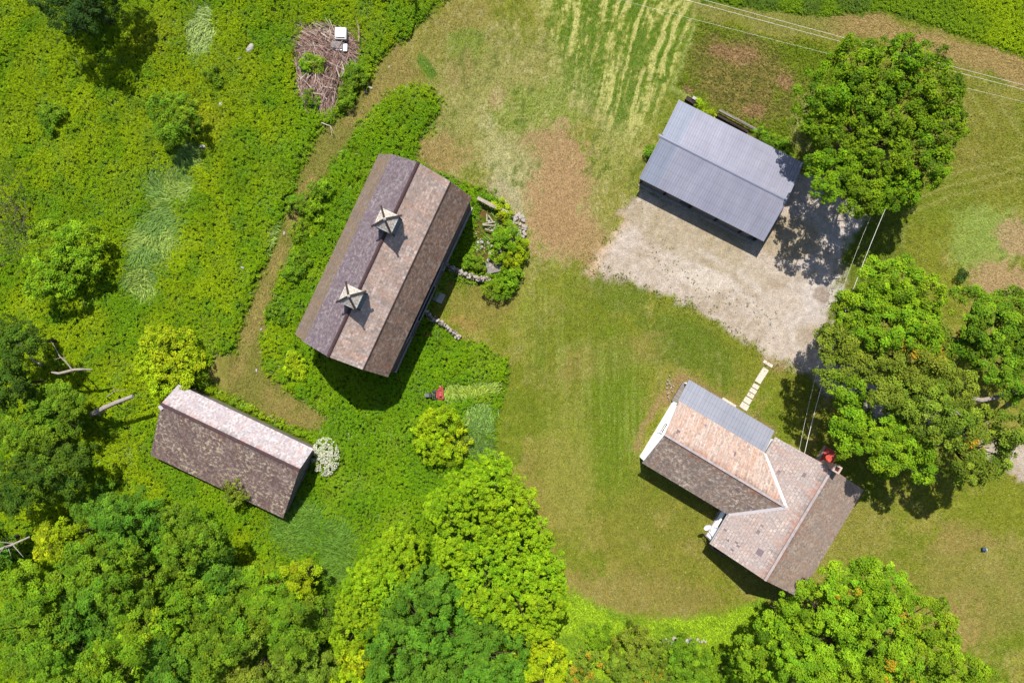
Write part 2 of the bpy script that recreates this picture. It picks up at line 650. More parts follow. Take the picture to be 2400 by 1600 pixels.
M_METAL = metal_roof('grey_metal_sheet', A(166, 166, 186), A(176, 176, 194))
M_METAL_B = metal_roof('blue_grey_metal_sheet', A(154, 162, 183), A(158, 166, 185))
M_METAL_TRIM = simple('metal_trim', A(168, 170, 190), 0.4, 0.4, 0.1, 0.08)
M_PORCH = metal_roof('porch_metal_sheet', A(166, 170, 184), A(176, 178, 190))
M_WHITE = simple('white_paint', (0.72, 0.72, 0.72), 0.55, 0.35, 0, 0.06, 2.0)
M_OFFWHITE = simple('weathered_white_paint', A(205, 198, 194), 0.6, 0.3, 0, 0.2, 5)
M_SIDING = planks('white_clapboard', (0.82, 0.82, 0.83), (0.8, 0.8, 0.82), 0.13, 0.6)
M_BARNWOOD = planks('weathered_barn_boards', A(122, 108, 112), A(138, 124, 126), 0.22)
M_GREYWOOD = planks('grey_boards', A(160, 150, 140), A(180, 170, 158), 0.2)
M_DARKWOOD = simple('dark_timber', A(80, 62, 58), 0.9, 0.2, 0, 0.35)
M_RIDGE = simple('ridge_tile_brown', A(98, 72, 74), 0.8, 0.2, 0, 0.35, 3)
M_EDGE = simple('roof_edge', A(110, 92, 86), 0.9, 0.2, 0, 0.35, 4)
M_WHITETRIM = simple('white_flashing', A(228, 220, 222), 0.5, 0.35, 0, 0.1, 3)
M_RIDGEWHITE = simple('ridge_cap_pale', A(208, 194, 192), 0.6, 0.3, 0, 0.3, 3)
M_GLASS = simple('window_glass', (0.02, 0.025, 0.04), 0.08, 0.6, 0, 0.1)
M_DARK = simple('opening_shade', (0.012, 0.011, 0.01), 0.95, 0.1, 0, 0.2)  # near-black colour standing in for the shade inside openings
M_BRICK = simple('chimney_brick', A(214, 170, 150), 0.9, 0.2, 0, 0.25, 9)
M_CONC = simple('pale_concrete', A(244, 230, 210, 1.15), 0.9, 0.2, 0, 0.3, 7)
M_SLABGREY = simple('grey_concrete', A(168, 160, 156), 0.9, 0.2, 0, 0.3, 4)
M_STONE = simple('field_stone', A(206, 192, 174, 1.15), 0.92, 0.2, 0, 0.4, 4)
M_STONEW = simple('pale_stone', A(214, 206, 196), 0.92, 0.2, 0, 0.3, 5)
M_RED = simple('red_paint', A(206, 52, 40), 0.45, 0.4, 0, 0.3, 4)
M_REDRUST = simple('red_hatch_paint', A(214, 78, 60, 1.3), 0.7, 0.3, 0, 0.45, 3)
M_BLACK = simple('black_rubber', (0.025, 0.025, 0.027), 0.8, 0.3, 0, 0.2)
M_GREYP = simple('grey_plastic', A(108, 116, 118), 0.5, 0.4, 0, 0.2)
M_DKPLASTIC = simple('dark_plastic', A(66, 60, 80), 0.5, 0.4, 0, 0.2)
M_BLUE = simple('blue_plastic', A(40, 74, 120), 0.5, 0.4, 0, 0.3)
M_PALEBLUE = simple('pale_plastic', A(196, 214, 224), 0.5, 0.4, 0, 0.2)
M_ORANGE = simple('orange_red_plastic', A(210, 70, 40), 0.5, 0.4, 0, 0.2)
M_BARK = simple('bark', A(104, 88, 70), 0.95, 0.15, 0, 0.45, 5)
M_DEAD = simple('bleached_dead_wood', A(200, 186, 172), 0.9, 0.2, 0, 0.3, 5)
M_TWIG = simple('grey_twig', A(160, 140, 122), 0.9, 0.2, 0, 0.35, 3)
M_WIRE = simple('pale_wire', A(255, 252, 236, 1.6), 0.6, 0.3, 0, 0.05)
M_PLANK = simple('sun_bleached_plank', A(206, 192, 172), 0.9, 0.2, 0, 0.3, 5)
M_LOUVER = planks('blue_grey_louvre', A(128, 148, 166), A(140, 160, 176), 0.2)
M_HIP = simple('hip_flashing', A(84, 64, 58, 0.7), 0.8, 0.25, 0, 0.25)
M_CUPROOF = shingles('cupola_slate', A(206, 198, 186), A(192, 184, 172), A(168, 158, 146), A(190, 160, 140), 0.2, 0.3, 0.18, 0.1, gain=1.7)

# ------------------------------------------------------------------ layout in photo pixels (level of the ground)
MEADOW = [(-260, -160), (1080, -160), (1060, -10), (1010, 35), (960, 85), (905, 130), (860, 195), (835, 235), (800, 275), (760, 300),
          (720, 365), (693, 440), (660, 530), (632, 610), (600, 680), (572, 745), (558, 800), (552, 828), (512, 830), (488, 858), (490, 888),
          (520, 912), (570, 935), (625, 972), (690, 1003), (745, 1000), (770, 985), (740, 960), (690, 925), (640, 890), (612, 850), (612, 800),
          (625, 740), (650, 660), (680, 590), (705, 520), (740, 440), (790, 370), (830, 310), (880, 250), (930, 207), (980, 200), (1020, 215),
          (1036, 245), (1022, 285), (985, 335), (972, 372), (1000, 388), (1060, 420), (1110, 440), (1160, 455), (1185, 480), (1180, 500),
          (1232, 560), (1235, 620), (1222, 670), (1200, 695), (1170, 690), (1150, 672), (1110, 668), (1075, 660), (1048, 655), (1030, 690),
          (1005, 735), (1040, 765), (1085, 795), (1140, 815), (1185, 845), (1196, 870), (1185, 920), (1165, 980), (1160, 1050), (1180, 1100),
          (1220, 1200), (1260, 1300), (1300, 1390), (1290, 1460), (1270, 1500), (1300, 1560), (1330, 1760), (-260, 1760)]
PATH = [(930, 100), (990, 180), (935, 203), (880, 250), (830, 310), (790, 370), (740, 440), (705, 520), (680, 590), (650, 660), (625, 740),
        (612, 800), (612, 850), (640, 890), (690, 925), (740, 960), (770, 985), (745, 1000), (690, 1003), (625, 972), (570, 935), (520, 912),
        (490, 888), (488, 858), (512, 830), (552, 828), (558, 800), (572, 745), (600, 680), (632, 610), (660, 530), (693, 440), (720, 365),
        (760, 300), (800, 275), (835, 235), (860, 195), (905, 130)]
GRAVEL = [(1500, 440), (1455, 510), (1400, 580), (1378, 630), (1420, 650), (1480, 655), (1540, 690), (1620, 720), (1690, 765), (1750, 800),
          (1793, 828), (1800, 848), (1840, 855), (1900, 880), (1960, 930), (2060, 980), (2200, 1040), (2330, 1090), (2420, 1130), (2700, 1260),
          (2700, 1180), (2420, 1050), (2340, 1040), (2200, 960), (2080, 890), (1990, 840), (1925, 815), (1945, 730), (1965, 660), (1985, 600),
          (2030, 500), (1990, 440), (1880, 400), (1700, 460)]
VERGE = [(1620, -200), (2750, -200), (2750, 330), (2400, 142), (2330, 112), (2250, 92), (2170, 58), (2080, 33), (1900, 42), (1760, 22), (1640, 5)]
ROUGH = [(1636, 45), (1760, 75), (1930, 108), (1965, 150), (1990, 260), (1960, 330), (1850, 360), (1800, 340), (1690, 260), (1600, 215),
         (1580, 210), (1612, 130)]
LUSH = [(1345, 1385), (1400, 1425), (1500, 1450), (1600, 1452), (1700, 1440), (1790, 1400), (1820, 1460), (1830, 1760), (1300, 1760), (1290, 1500), (1310, 1430)]
RUIN = [(1125, 470), (1190, 505), (1205, 560), (1180, 620), (1160, 650), (1130, 640), (1110, 600), (1110, 540)]
TALLGRASS = [(370, 560, 75, 120, 20), (400, 430, 70, 70, 0), (330, 660, 60, 60, 0), (475, 70, 45, 85, 15), (700, 1230, 80, 90, 0), (790, 1290, 60, 100, 10),
             (660, 570, 35, 50, 0), (1120, 985, 45, 50, 0), (1100, 910, 90, 25, -10), (1120, 1050, 80, 40, 0), (440, 370, 50, 40, 0)]


def warp(px, py, amp=9, sc=30.0):
    return (px + (fbm(px / sc, py / sc, 11, 3) - 0.5) * 2 * amp, py + (fbm(px / sc, py / sc, 23, 3) - 0.5) * 2 * amp)


def masks(px, py):
    wx, wy = warp(px, py, 8, 22)
    gx, gy = warp(px, py, 16, 26)
    return dict(meadow=sdist(wx, wy, MEADOW), path=sdist(wx, wy, PATH), gravel=sdist(gx, gy, GRAVEL), verge=sdist(wx, wy, VERGE),
                rough=sdist(wx, wy, ROUGH), lush=sdist(wx, wy, LUSH), ruin=sdist(wx, wy, RUIN))


def tallgrass(px, py):
    t = np.zeros(px.shape)
    wx, wy = warp(px, py, 20, 50)
    for cx, cy, rx, ry, an in TALLGRASS:
        t = np.maximum(t, gauss(wx, wy, cx, cy, rx, ry, an))
    return t


def mix(c, d, m):
    return c * (1 - m[..., None]) + np.asarray(d) * m[..., None]


def ground_color(px, py, mk):
    """surface colour of soil, grass and gravel"""
    x = px / 22.2
    y = py / 22.2
    f1 = fbm(x / 9, y / 9, 3, 4)
    f2 = fbm(x / 2.5, y / 2.5, 5, 4)
    f3 = fbm(x / 0.8, y / 0.8, 8, 3)
    f4 = fbm(x / 0.36, y / 0.36, 9, 2)
    fe = fbm(x / 1.3, y / 1.3, 14, 5)
    c = np.broadcast_to(A(146, 152, 50), px.shape + (3,)).copy()
    c = mix(c, A(126, 146, 38), sm(f1, 0.5, 0.65) * 0.8)
    c = mix(c, A(172, 162, 80), sm(f2, 0.48, 0.68) * 0.75)
    c = mix(c, A(166, 170, 66), sm(f3, 0.5, 0.75) * 0.5)
    c = mix(c, A(116, 128, 44), sm(1 - f4, 0.52, 0.72) * 0.45)

    def blob(col, cx, cy, rx, ry, an=0, s=1.0, edge=0.25):
        nonlocal c
        g = gauss(px, py, cx, cy, rx * 1.15, ry * 1.15, an) * (0.3 + 1.4 * fe) + (f4 - 0.5) * 0.55
        c = mix(c, col, np.clip(sm(g, edge - 0.05, edge + 0.4), 0, 1) * s)
    # lower middle lawn is greener
    blob(A(122, 136, 40), 1370, 900, 150, 230, 0, 0.6)
    blob(A(112, 134, 42), 1620, 810, 120, 60, 35, 0.85)
    blob(A(114, 134, 44), 1460, 690, 80, 40, 25, 0.7)
    blob(A(112, 134, 40), 1430, 1010, 50, 170, 0, 0.6)
    blob(A(156, 146, 72), 1130, 720, 70, 50, 0, 0.75)
    blob(A(176, 150, 82), 1090, 755, 30, 14, 20, 0.8)
    blob(A(162, 148, 80), 1480, 1390, 180, 50, 5, 0.8)
    blob(A(160, 146, 76), 1300, 1150, 80, 110, 0, 0.6)
    blob(A(150, 140, 64), 1560, 1260, 150, 130, 0, 0.5)
    blob(A(170, 152, 86), 1420, 840, 120, 40, -20, 0.6)
    blob(A(160, 150, 80), 2290, 1380, 140, 120, 0, 0.6)
    blob(A(172, 150, 88), 2260, 1260, 60, 40, 0, 0.6)
    blob(A(176, 152, 90), 2260, 1450, 50, 60, 0, 0.5)
    blob(A(150, 148, 66), 1950, 1260, 180, 90, 0, 0.5)
    blob(A(110, 132, 36), 2050, 560, 60, 130, 25, 0.7)
    blob(A(146, 144, 62), 2270, 330, 120, 160, 0, 0.6)
    # top field
    blob(A(166, 152, 84), 1060, 80, 110, 60, -40, 0.75)
    blob(A(172, 168, 100), 1180, 260, 180, 190, 0, 0.75)
    blob(A(134, 158, 58), 1090, 110, 40, 50, 40, 0.75)
    blob(A(96, 138, 40), 1000, 160, 12, 30, -30, 0.9)
    blob(A(140, 164, 60), 1270, 270, 110, 70, -20, 0.75)
    blob(A(176, 148, 98), 1030, 360, 60, 40, 0, 0.8)
    blob(A(176, 152, 100), 1080, 160, 30, 40, 20, 0.5)
    blob(A(188, 176, 118), 1300, 500, 120, 110, 20, 0.7)
    blob(A(190, 178, 124), 1240, 390, 90, 80, 0, 0.6)
    blob(A(190, 162, 118), 1165, 225, 16, 26, 10, 0.8)
    blob(A(190, 160, 112), 1310, 440, 75, 130, 8, 0.95)
    blob(A(184, 154, 108), 1290, 340, 60, 50, 0, 0.8)
    blob(A(188, 160, 112), 1360, 560, 80, 50, 30, 0.7)
    blob(A(206, 200, 146), 1170, 370, 26, 90, -22, 0.7)
    blob(A(200, 196, 140), 1230, 420, 60, 60, 0, 0.6)
    blob(A(198, 186, 150), 1190, 470, 26, 60, -30, 0.8)
    blob(A(196, 178, 130), 1400, 250, 70, 30, 45, 0.6)
    blob(A(138, 132, 52), 1315, 380, 18, 14, 0, 0.8)
    blob(A(176, 176, 96), 1440, 370, 80, 50, -40, 0.6)
    blob(A(160, 158, 74), 1440, 470, 50, 60, 0, 0.6)
    # flecks of hay and green regrowth
    top = np.clip(gauss(px, py, 1290, 260, 300, 330) * 1.5, 0, 1) + np.clip(gauss(px, py, 2330, 600, 130, 150), 0, 1) * 0.8
    top = np.clip(top, 0.22, 1)
    fw = fbm(x / 0.5 + 0.4 * y, y / 0.75, 15, 3)
    c = mix(c, A(192, 186, 122), sm(fw, 0.55, 0.74) * sm(f2, 0.35, 0.6) * top * 0.85)
    c = mix(c, A(104, 126, 46), sm(1 - fw, 0.55, 0.74) * sm(1 - f2, 0.4, 0.65) * top * 0.8)
    # hay rows left by the mower
    dirx = px + (0.1 + 0.3 * sm(px, 1250, 1600)) * py + 30 * (fbm(px / 90, py / 90, 33, 2) - 0.5)
    st = 0.7 * fbm(dirx / 9.5, (py - 0.28 * px) / 100.0, 41, 4) + 0.3 * f4
    reg = sm(sdist(px + 40 * (f2 - 0.5), py + 40 * (f1 - 0.5), [(1240, -200), (1690, -200), (1634, 45), (1612, 130), (1560, 235), (1500, 330), (1420, 300), (1330, 215), (1290, 100)]), -30, 40)
    c = mix(c, A(146, 164, 66), reg * 0.7)
    c = mix(c, A(216, 214, 130), reg * sm(st, 0.49, 0.6) * 0.9)
    c = mix(c, A(96, 134, 34), reg * sm(0.5 - st, 0.0, 0.1) * 0.8)
    ang2 = fbm(px / 160, py / 160, 37, 2) * 5.0
    u2 = px * np.cos(ang2) + py * np.sin(ang2)
    v2 = -px * np.sin(ang2) + py * np.cos(ang2)
    sw = fbm(u2 / 7.0, v2 / 60.0, 43, 3)
    swm = np.clip(gauss(px, py, 1320, 330, 210, 190) * 1.6, 0, 1)
    c = mix(c, A(206, 200, 132), swm * sm(sw, 0.52, 0.7) * 0.45)
    c = mix(c, A(120, 140, 48), swm * sm(0.5 - sw, 0.03, 0.16) * 0.35)
    blob(A(192, 158, 114), 1312, 455, 62, 120, 8, 0.9)
    blob(A(188, 156, 110), 1350, 560, 75, 45, 30, 0.7)
    blob(A(188, 158, 112), 1300, 345, 50, 34, 0, 0.6)
    blob(A(120, 146, 34), 1440, 960, 60, 190, 0, 0.6)
    blob(A(162, 166, 72), 1330, 1090, 60, 150, 0, 0.5)
    blob(A(128, 148, 40), 2200, 470, 90, 60, -15, 0.6)
    blob(A(140, 150, 44), 2330, 1190, 90, 50, 0, 0.6)
    # swath lines down the middle of the lawn
    for (cx, cy, rx, ry) in ((1290, 690, 70, 70), (1280, 820, 60, 120), (1400, 900, 90, 140), (1480, 1010, 40, 120)):
        ss = fbm(px / 6.0, py / 140.0, 51, 2)
        g = gauss(px, py, cx, cy, rx, ry)
        c = mix(c, A(160, 176, 82), sm(ss, 0.5, 0.75) * g * 0.4)
        c = mix(c, A(110, 140, 40), sm(0.5 - ss, 0.02, 0.25) * g * 0.35)
    # wheel lines on the right lawn
    for pts in ([(2130, 470), (2250, 430), (2420, 385)], [(2120, 500), (2250, 455), (2420, 410)], [(2140, 440), (2280, 395), (2420, 360)],
                [(2260, 200), (2330, 300)], [(2300, 180), (2400, 330)]):
        d = pline(px + 8 * (f2 - 0.5), py + 8 * (f2 - 0.5), pts)
        c = mix(c, A(172, 172, 90), np.exp(-(d / 4.5) ** 2) * 0.6)
    # dry end on the right edge
    blob(A(160, 182, 86), 2310, 560, 80, 75, 0, 0.85)
    blob(A(196, 168, 124), 2385, 555, 45, 40, 0, 0.9)
    blob(A(196, 166, 120), 2340, 655, 60, 42, 10, 0.9)
    # tan band below the top right verge
    d = pline(px, py, [(1620, 12), (1760, 40), (1900, 60), (2050, 60), (2150, 90), (2250, 125), (2340, 150), (2450, 190)])
    band = sm(38 + 40 * (f2 - 0.5) - d, 0, 22) * sm(px, 1600, 1640)
    c = mix(c, A(150, 150, 76), band * 0.8)
    c = mix(c, A(184, 156, 100), band * sm(px, 1900, 2020) * 0.85)
    # uncut rough patch behind the metal roofed shed
    r = sm(mk['rough'] + 30 * (f3 - 0.5), -10, 14)
    c = mix(c, A(124, 146, 36), r)
    g = gauss(px, py, 1740, 180, 120, 95, 25) * (0.3 + 1.4 * fe) + (f4 - 0.5) * 0.5
    c = mix(c, A(164, 146, 84), r * sm(g, 0.1, 0.6) * 0.85)
    c = mix(c, A(116, 126, 52), r * sm(g, 0.2, 0.6) * sm(f4, 0.5, 0.7) * 0.7)
    for cx, cy, rx, ry in ((1735, 130, 50, 26), (1835, 195, 24, 20), (1690, 120, 30, 16), (1770, 260, 30, 20), (1610, 212, 16, 12)):
        g = gauss(px, py, cx, cy, rx, ry) * (0.4 + 1.2 * fe) + (f4 - 0.5) * 0.5
        c = mix(c, A(182, 148, 104), r * sm(g, 0.3, 0.7) * 0.85)
    edge = np.exp(-(np.abs(mk['rough'] + 5) / 5.0) ** 2) * sm(px, 1560, 1570) * (1 - sm(px, 1640, 1660)) * sm(py, 40, 60)
    c = mix(c, A(176, 190, 100), edge * 0.8)
    d = pline(px, py, [(1893, 235), (1872, 270), (1868, 330), (1890, 345)])
    c = mix(c, A(180, 180, 100), np.exp(-(d / 16) ** 2) * 0.8)
    # verge, lush strip, weeds
    c = mix(c, A(96, 126, 26), sm(mk['verge'], -4, 8))
    c = mix(c, A(144, 178, 44), sm(mk['lush'], -20, 12))
    c = mix(c, A(96, 118, 26), sm(mk['meadow'], -8, 8))
    # mown path
    p = sm(mk['path'], -4, 5)
    c = mix(c, A(142, 140, 66), p)
    c = mix(c, A(170, 152, 88), p * sm(f2 + 0.25 * np.exp(-(pline(px, py, [(930, 160), (780, 330), (690, 520), (630, 660), (590, 770), (560, 870)]) / 14.0) ** 2), 0.5, 0.74) * 0.7)
    c = mix(c, A(112, 92, 70), np.clip((gauss(px, py, 772, 120, 78, 72) + gauss(px, py, 752, 205, 55, 62)) * 2.6 - 0.75, 0, 1) * 0.8)
    # ruin floor
    c = mix(c, A(124, 100, 56), sm(mk['ruin'], -8, 6) * sm(f3, 0.3, 0.5))
    # bare soil by the house walls
    for pts, w in (([(1590, 895), (1560, 935)], 16), ([(1600, 885), (1680, 930), (1730, 965)], 13), ([(1770, 985), (1810, 1010)], 10),
                   ([(1800, 845), (1830, 858)], 16), ([(1545, 940), (1510, 1000), (1490, 1050)], 8)):
        d = pline(px + 12 * (f3 - 0.5), py + 12 * (f3 - 0.5), pts)
        c = mix(c, A(176, 148, 102), np.exp(-(d / w) ** 2) * 0.85)
    # gravel with grass creeping in at its edge
    gr = sm(mk['gravel'] + 34 * (f3 - 0.5) + 30 * (f2 - 0.5), -12, 14)
    gv = np.broadcast_to(A(214, 198, 180), px.shape + (3,)).copy()
    gv = mix(gv, A(222, 211, 202), sm(f1, 0.48, 0.62) * 0.8)
    gv = mix(gv, A(178, 158, 128), sm(f2, 0.5, 0.7) * 0.55)
    g = gauss(px, py, 1640, 560, 190, 70, 27) * (0.5 + f2)
    gv = mix(gv, A(190, 174, 140), sm(g, 0.2, 0.8) * 0.75)
    g = gauss(px, py, 1650, 655, 70, 26, 10) * (0.5 + f2)
    gv = mix(gv, A(228, 214, 196), sm(g, 0.3, 0.6) * 0.8)
    g = gauss(px, py, 1850, 560, 90, 60, 0) * (0.5 + f2)
    gv = mix(gv, A(186, 168, 134), sm(g, 0.3, 0.6) * 0.8)
    g = gauss(px, py, 1925, 690, 20, 25, 0) * (0.5 + f3)
    gv = mix(gv, A(158, 136, 116), sm(g, 0.3, 0.6) * 0.7)
    rut = fbm((px + py * 0.55) / 8.0, (py - px * 0.5) / 130.0, 71, 2)
    gv = mix(gv, A(226, 214, 206), sm(rut, 0.5, 0.75) * 0.15)
    gv = mix(gv, A(176, 160, 144), sm(0.5 - rut, 0.05, 0.25) * 0.1)
    for pts, w, cc2, k2 in (([(1850, 850), (1800, 740), (1690, 640), (1560, 600)], 7, (228, 216, 204), 0.5), ([(1880, 850), (1840, 740), (1740, 640), (1600, 570)], 7, (228, 216, 204), 0.5),
                            ([(1865, 850), (1820, 740), (1715, 640), (1580, 585)], 6, (176, 158, 134), 0.35), ([(1900, 840), (1880, 720), (1860, 620)], 9, (180, 164, 142), 0.35)):
        d = pline(px + 10 * (f2 - 0.5), py + 10 * (f3 - 0.5), pts)
        gv = mix(gv, A(*cc2), np.exp(-(d / w) ** 2) * k2 * sm(f2, 0.3, 0.6))
    d = pline(px, py, [(1450, 520), (1400, 590), (1385, 640)])
    gv = mix(gv, A(214, 180, 136), np.exp(-(d / 18) ** 2) * 0.7)
    c = c * (1 - gr[..., None]) + gv * gr[..., None]
    d = np.abs(mk['gravel'])
    return c, gr


# ------------------------------------------------------------------ ground
STEP = 0.16
fx = np.arange(-66, 66.01, STEP)
fy = np.arange(-47, 47.01, STEP)
ox = np.array([70, 80, 100, 140, 200, 320, 600.0])
gxs = np.concatenate([-ox[::-1], fx, ox])
gys = np.concatenate([-(ox[::-1] - 18), fy, ox - 18])
GX, GY = np.meshgrid(gxs, gys)
PX = GX * FPX / CAMH + 1200
PY = 800 - GY * FPX / CAMH
MK = masks(PX, PY)
GC, GR = ground_color(PX, PY, MK)
NY, NX = GX.shape
GZ = np.zeros_like(GX)


def sheet(name, facemask, dz, mat):
    idx = np.arange(NX * NY).reshape(NY, NX)
    q = np.stack([idx[:-1, :-1], idx[:-1, 1:], idx[1:, 1:], idx[1:, :-1]], -1)
    q = q[facemask] if facemask is not None else q.reshape(-1, 4)
    used, inv = np.unique(q.ravel(), return_inverse=True)
    me = bpy.data.meshes.new(name)
    me.vertices.add(len(used))
    co = np.stack([GX.ravel()[used], GY.ravel()[used], GZ.ravel()[used] + dz], -1)
    me.vertices.foreach_set('co', co.astype(np.float32).ravel())
    me.loops.add(len(q) * 4)
    me.loops.foreach_set('vertex_index', inv.astype(np.int32))
    me.polygons.add(len(q))
    me.polygons.foreach_set('loop_start', np.arange(0, len(q) * 4, 4, dtype=np.int32))
    at = me.color_attributes.new('col', 'FLOAT_COLOR', 'POINT')
    c4 = np.concatenate([GC.reshape(-1, 3)[used], GR.ravel()[used][:, None]], 1)
    at.data.foreach_set('color', c4.astype(np.float32).ravel())
    me.materials.append(mat)
    me.update(calc_edges=True)
    o = bpy.data.objects.new(name, me)
    COL.objects.link(o)
    return tag(o, kind='structure')


def cellmask(a):
    return a[:-1, :-1]


tag(sheet('ground', None, 0.0, M_GROUND), 'open ground of mown grass, weeds and soil around the farm buildings', 'ground')
isg = cellmask(GR) > 0.5
isp = (cellmask(MK['path']) > 0) & ~isg
isl = (cellmask(MK['meadow']) < 0) & (cellmask(MK['verge']) < 0) & (cellmask(MK['rough']) < 0) & ~isg & ~isp & (np.abs(cellmask(GX)) < 66) & (np.abs(cellmask(GY)) < 47)
tag(sheet('gravel_yard', isg, 0.004, M_GROUND), 'pale gravel yard in front of the metal roofed shed, running under the trees as a drive', 'gravel yard')
tag(sheet('mown_path', isp, 0.004, M_GROUND), 'narrow mown grass path curving through the weeds past the barn', 'path')
tag(sheet('lawn', isl, 0.004, M_GROUND), 'mown olive green lawn with dry patches and hay rows between the buildings', 'lawn')

# ------------------------------------------------------------------ building frames
BARN_O, BARN_R = Vector((-12.53, 7.39, 0)), math.radians(-25.0)
HOUSE_O, HOUSE_R = Vector((27.68, -17.66, 0)), math.radians(-30.97)
STEEL_O, STEEL_R = Vector((21.36, 17.43, 0)), math.radians(-26.87)
SHED_O, SHED_R = Vector((-28.55, -11.2, 0)), math.radians(-25.5)


def local(x, y, O, r):
    dx, dy = x - O.x, y - O.y
    return dx * math.cos(r) + dy * math.sin(r), -dx * math.sin(r) + dy * math.cos(r)


def in_building(x, y):
    m = np.zeros(x.shape, bool)
    for O, r, x0, x1, y0, y1 in ((BARN_O, BARN_R, -4.8, 4.85, -9.5, 9.5), (HOUSE_O, HOUSE_R, -5, 5, -6.1, 6.1), (HOUSE_O, HOUSE_R, -15.2, -4, -2.7, 6.7),
                                 (STEEL_O, STEEL_R, -6.9, 6.9, -4.2, 4.2), (SHED_O, SHED_R, -7.4, 7.4, -3.95, 3.9)):
        lx, ly = local(x, y, O, r)
        m |= (lx > x0) & (lx < x1) & (ly > y0) & (ly < y1)
    return m


def window(parent, name, c, w, h, axis, shut=False):
    """window on a wall of its building: frame with muntins and a pane; axis = outward normal in the building's frame"""
    n = Vector(axis)
    t = Vector((0, 0, 1)).cross(n)
    c = Vector(c)
    f = MB()
    R = Matrix((t, n, Vector((0, 0, 1)))).transposed()
    for s in (-1, 1):
        f.box(c + t * s * (w / 2) + n * 0.03, (0.09, 0.08, h + 0.09), R)
        f.box(c + Vector((0, 0, s * h / 2)) + n * 0.03, (w - 0.09, 0.08, 0.09), R)
    f.box(c + n * 0.035, (w - 0.09, 0.03, 0.04), R)
    f.box(c + n * 0.034, (0.035, 0.03, h - 0.09), R)
    f.box(c + n * 0.06 + Vector((0, 0, -h / 2 - 0.07)), (w + 0.2, 0.14, 0.05), R)
    o = f.build(name, M_WHITE, parent)
    p = MB()
    p.box(c + n * 0.012, (w - 0.09, 0.02, h - 0.09), R)
    p.build('pane', M_GLASS, o)
    return o


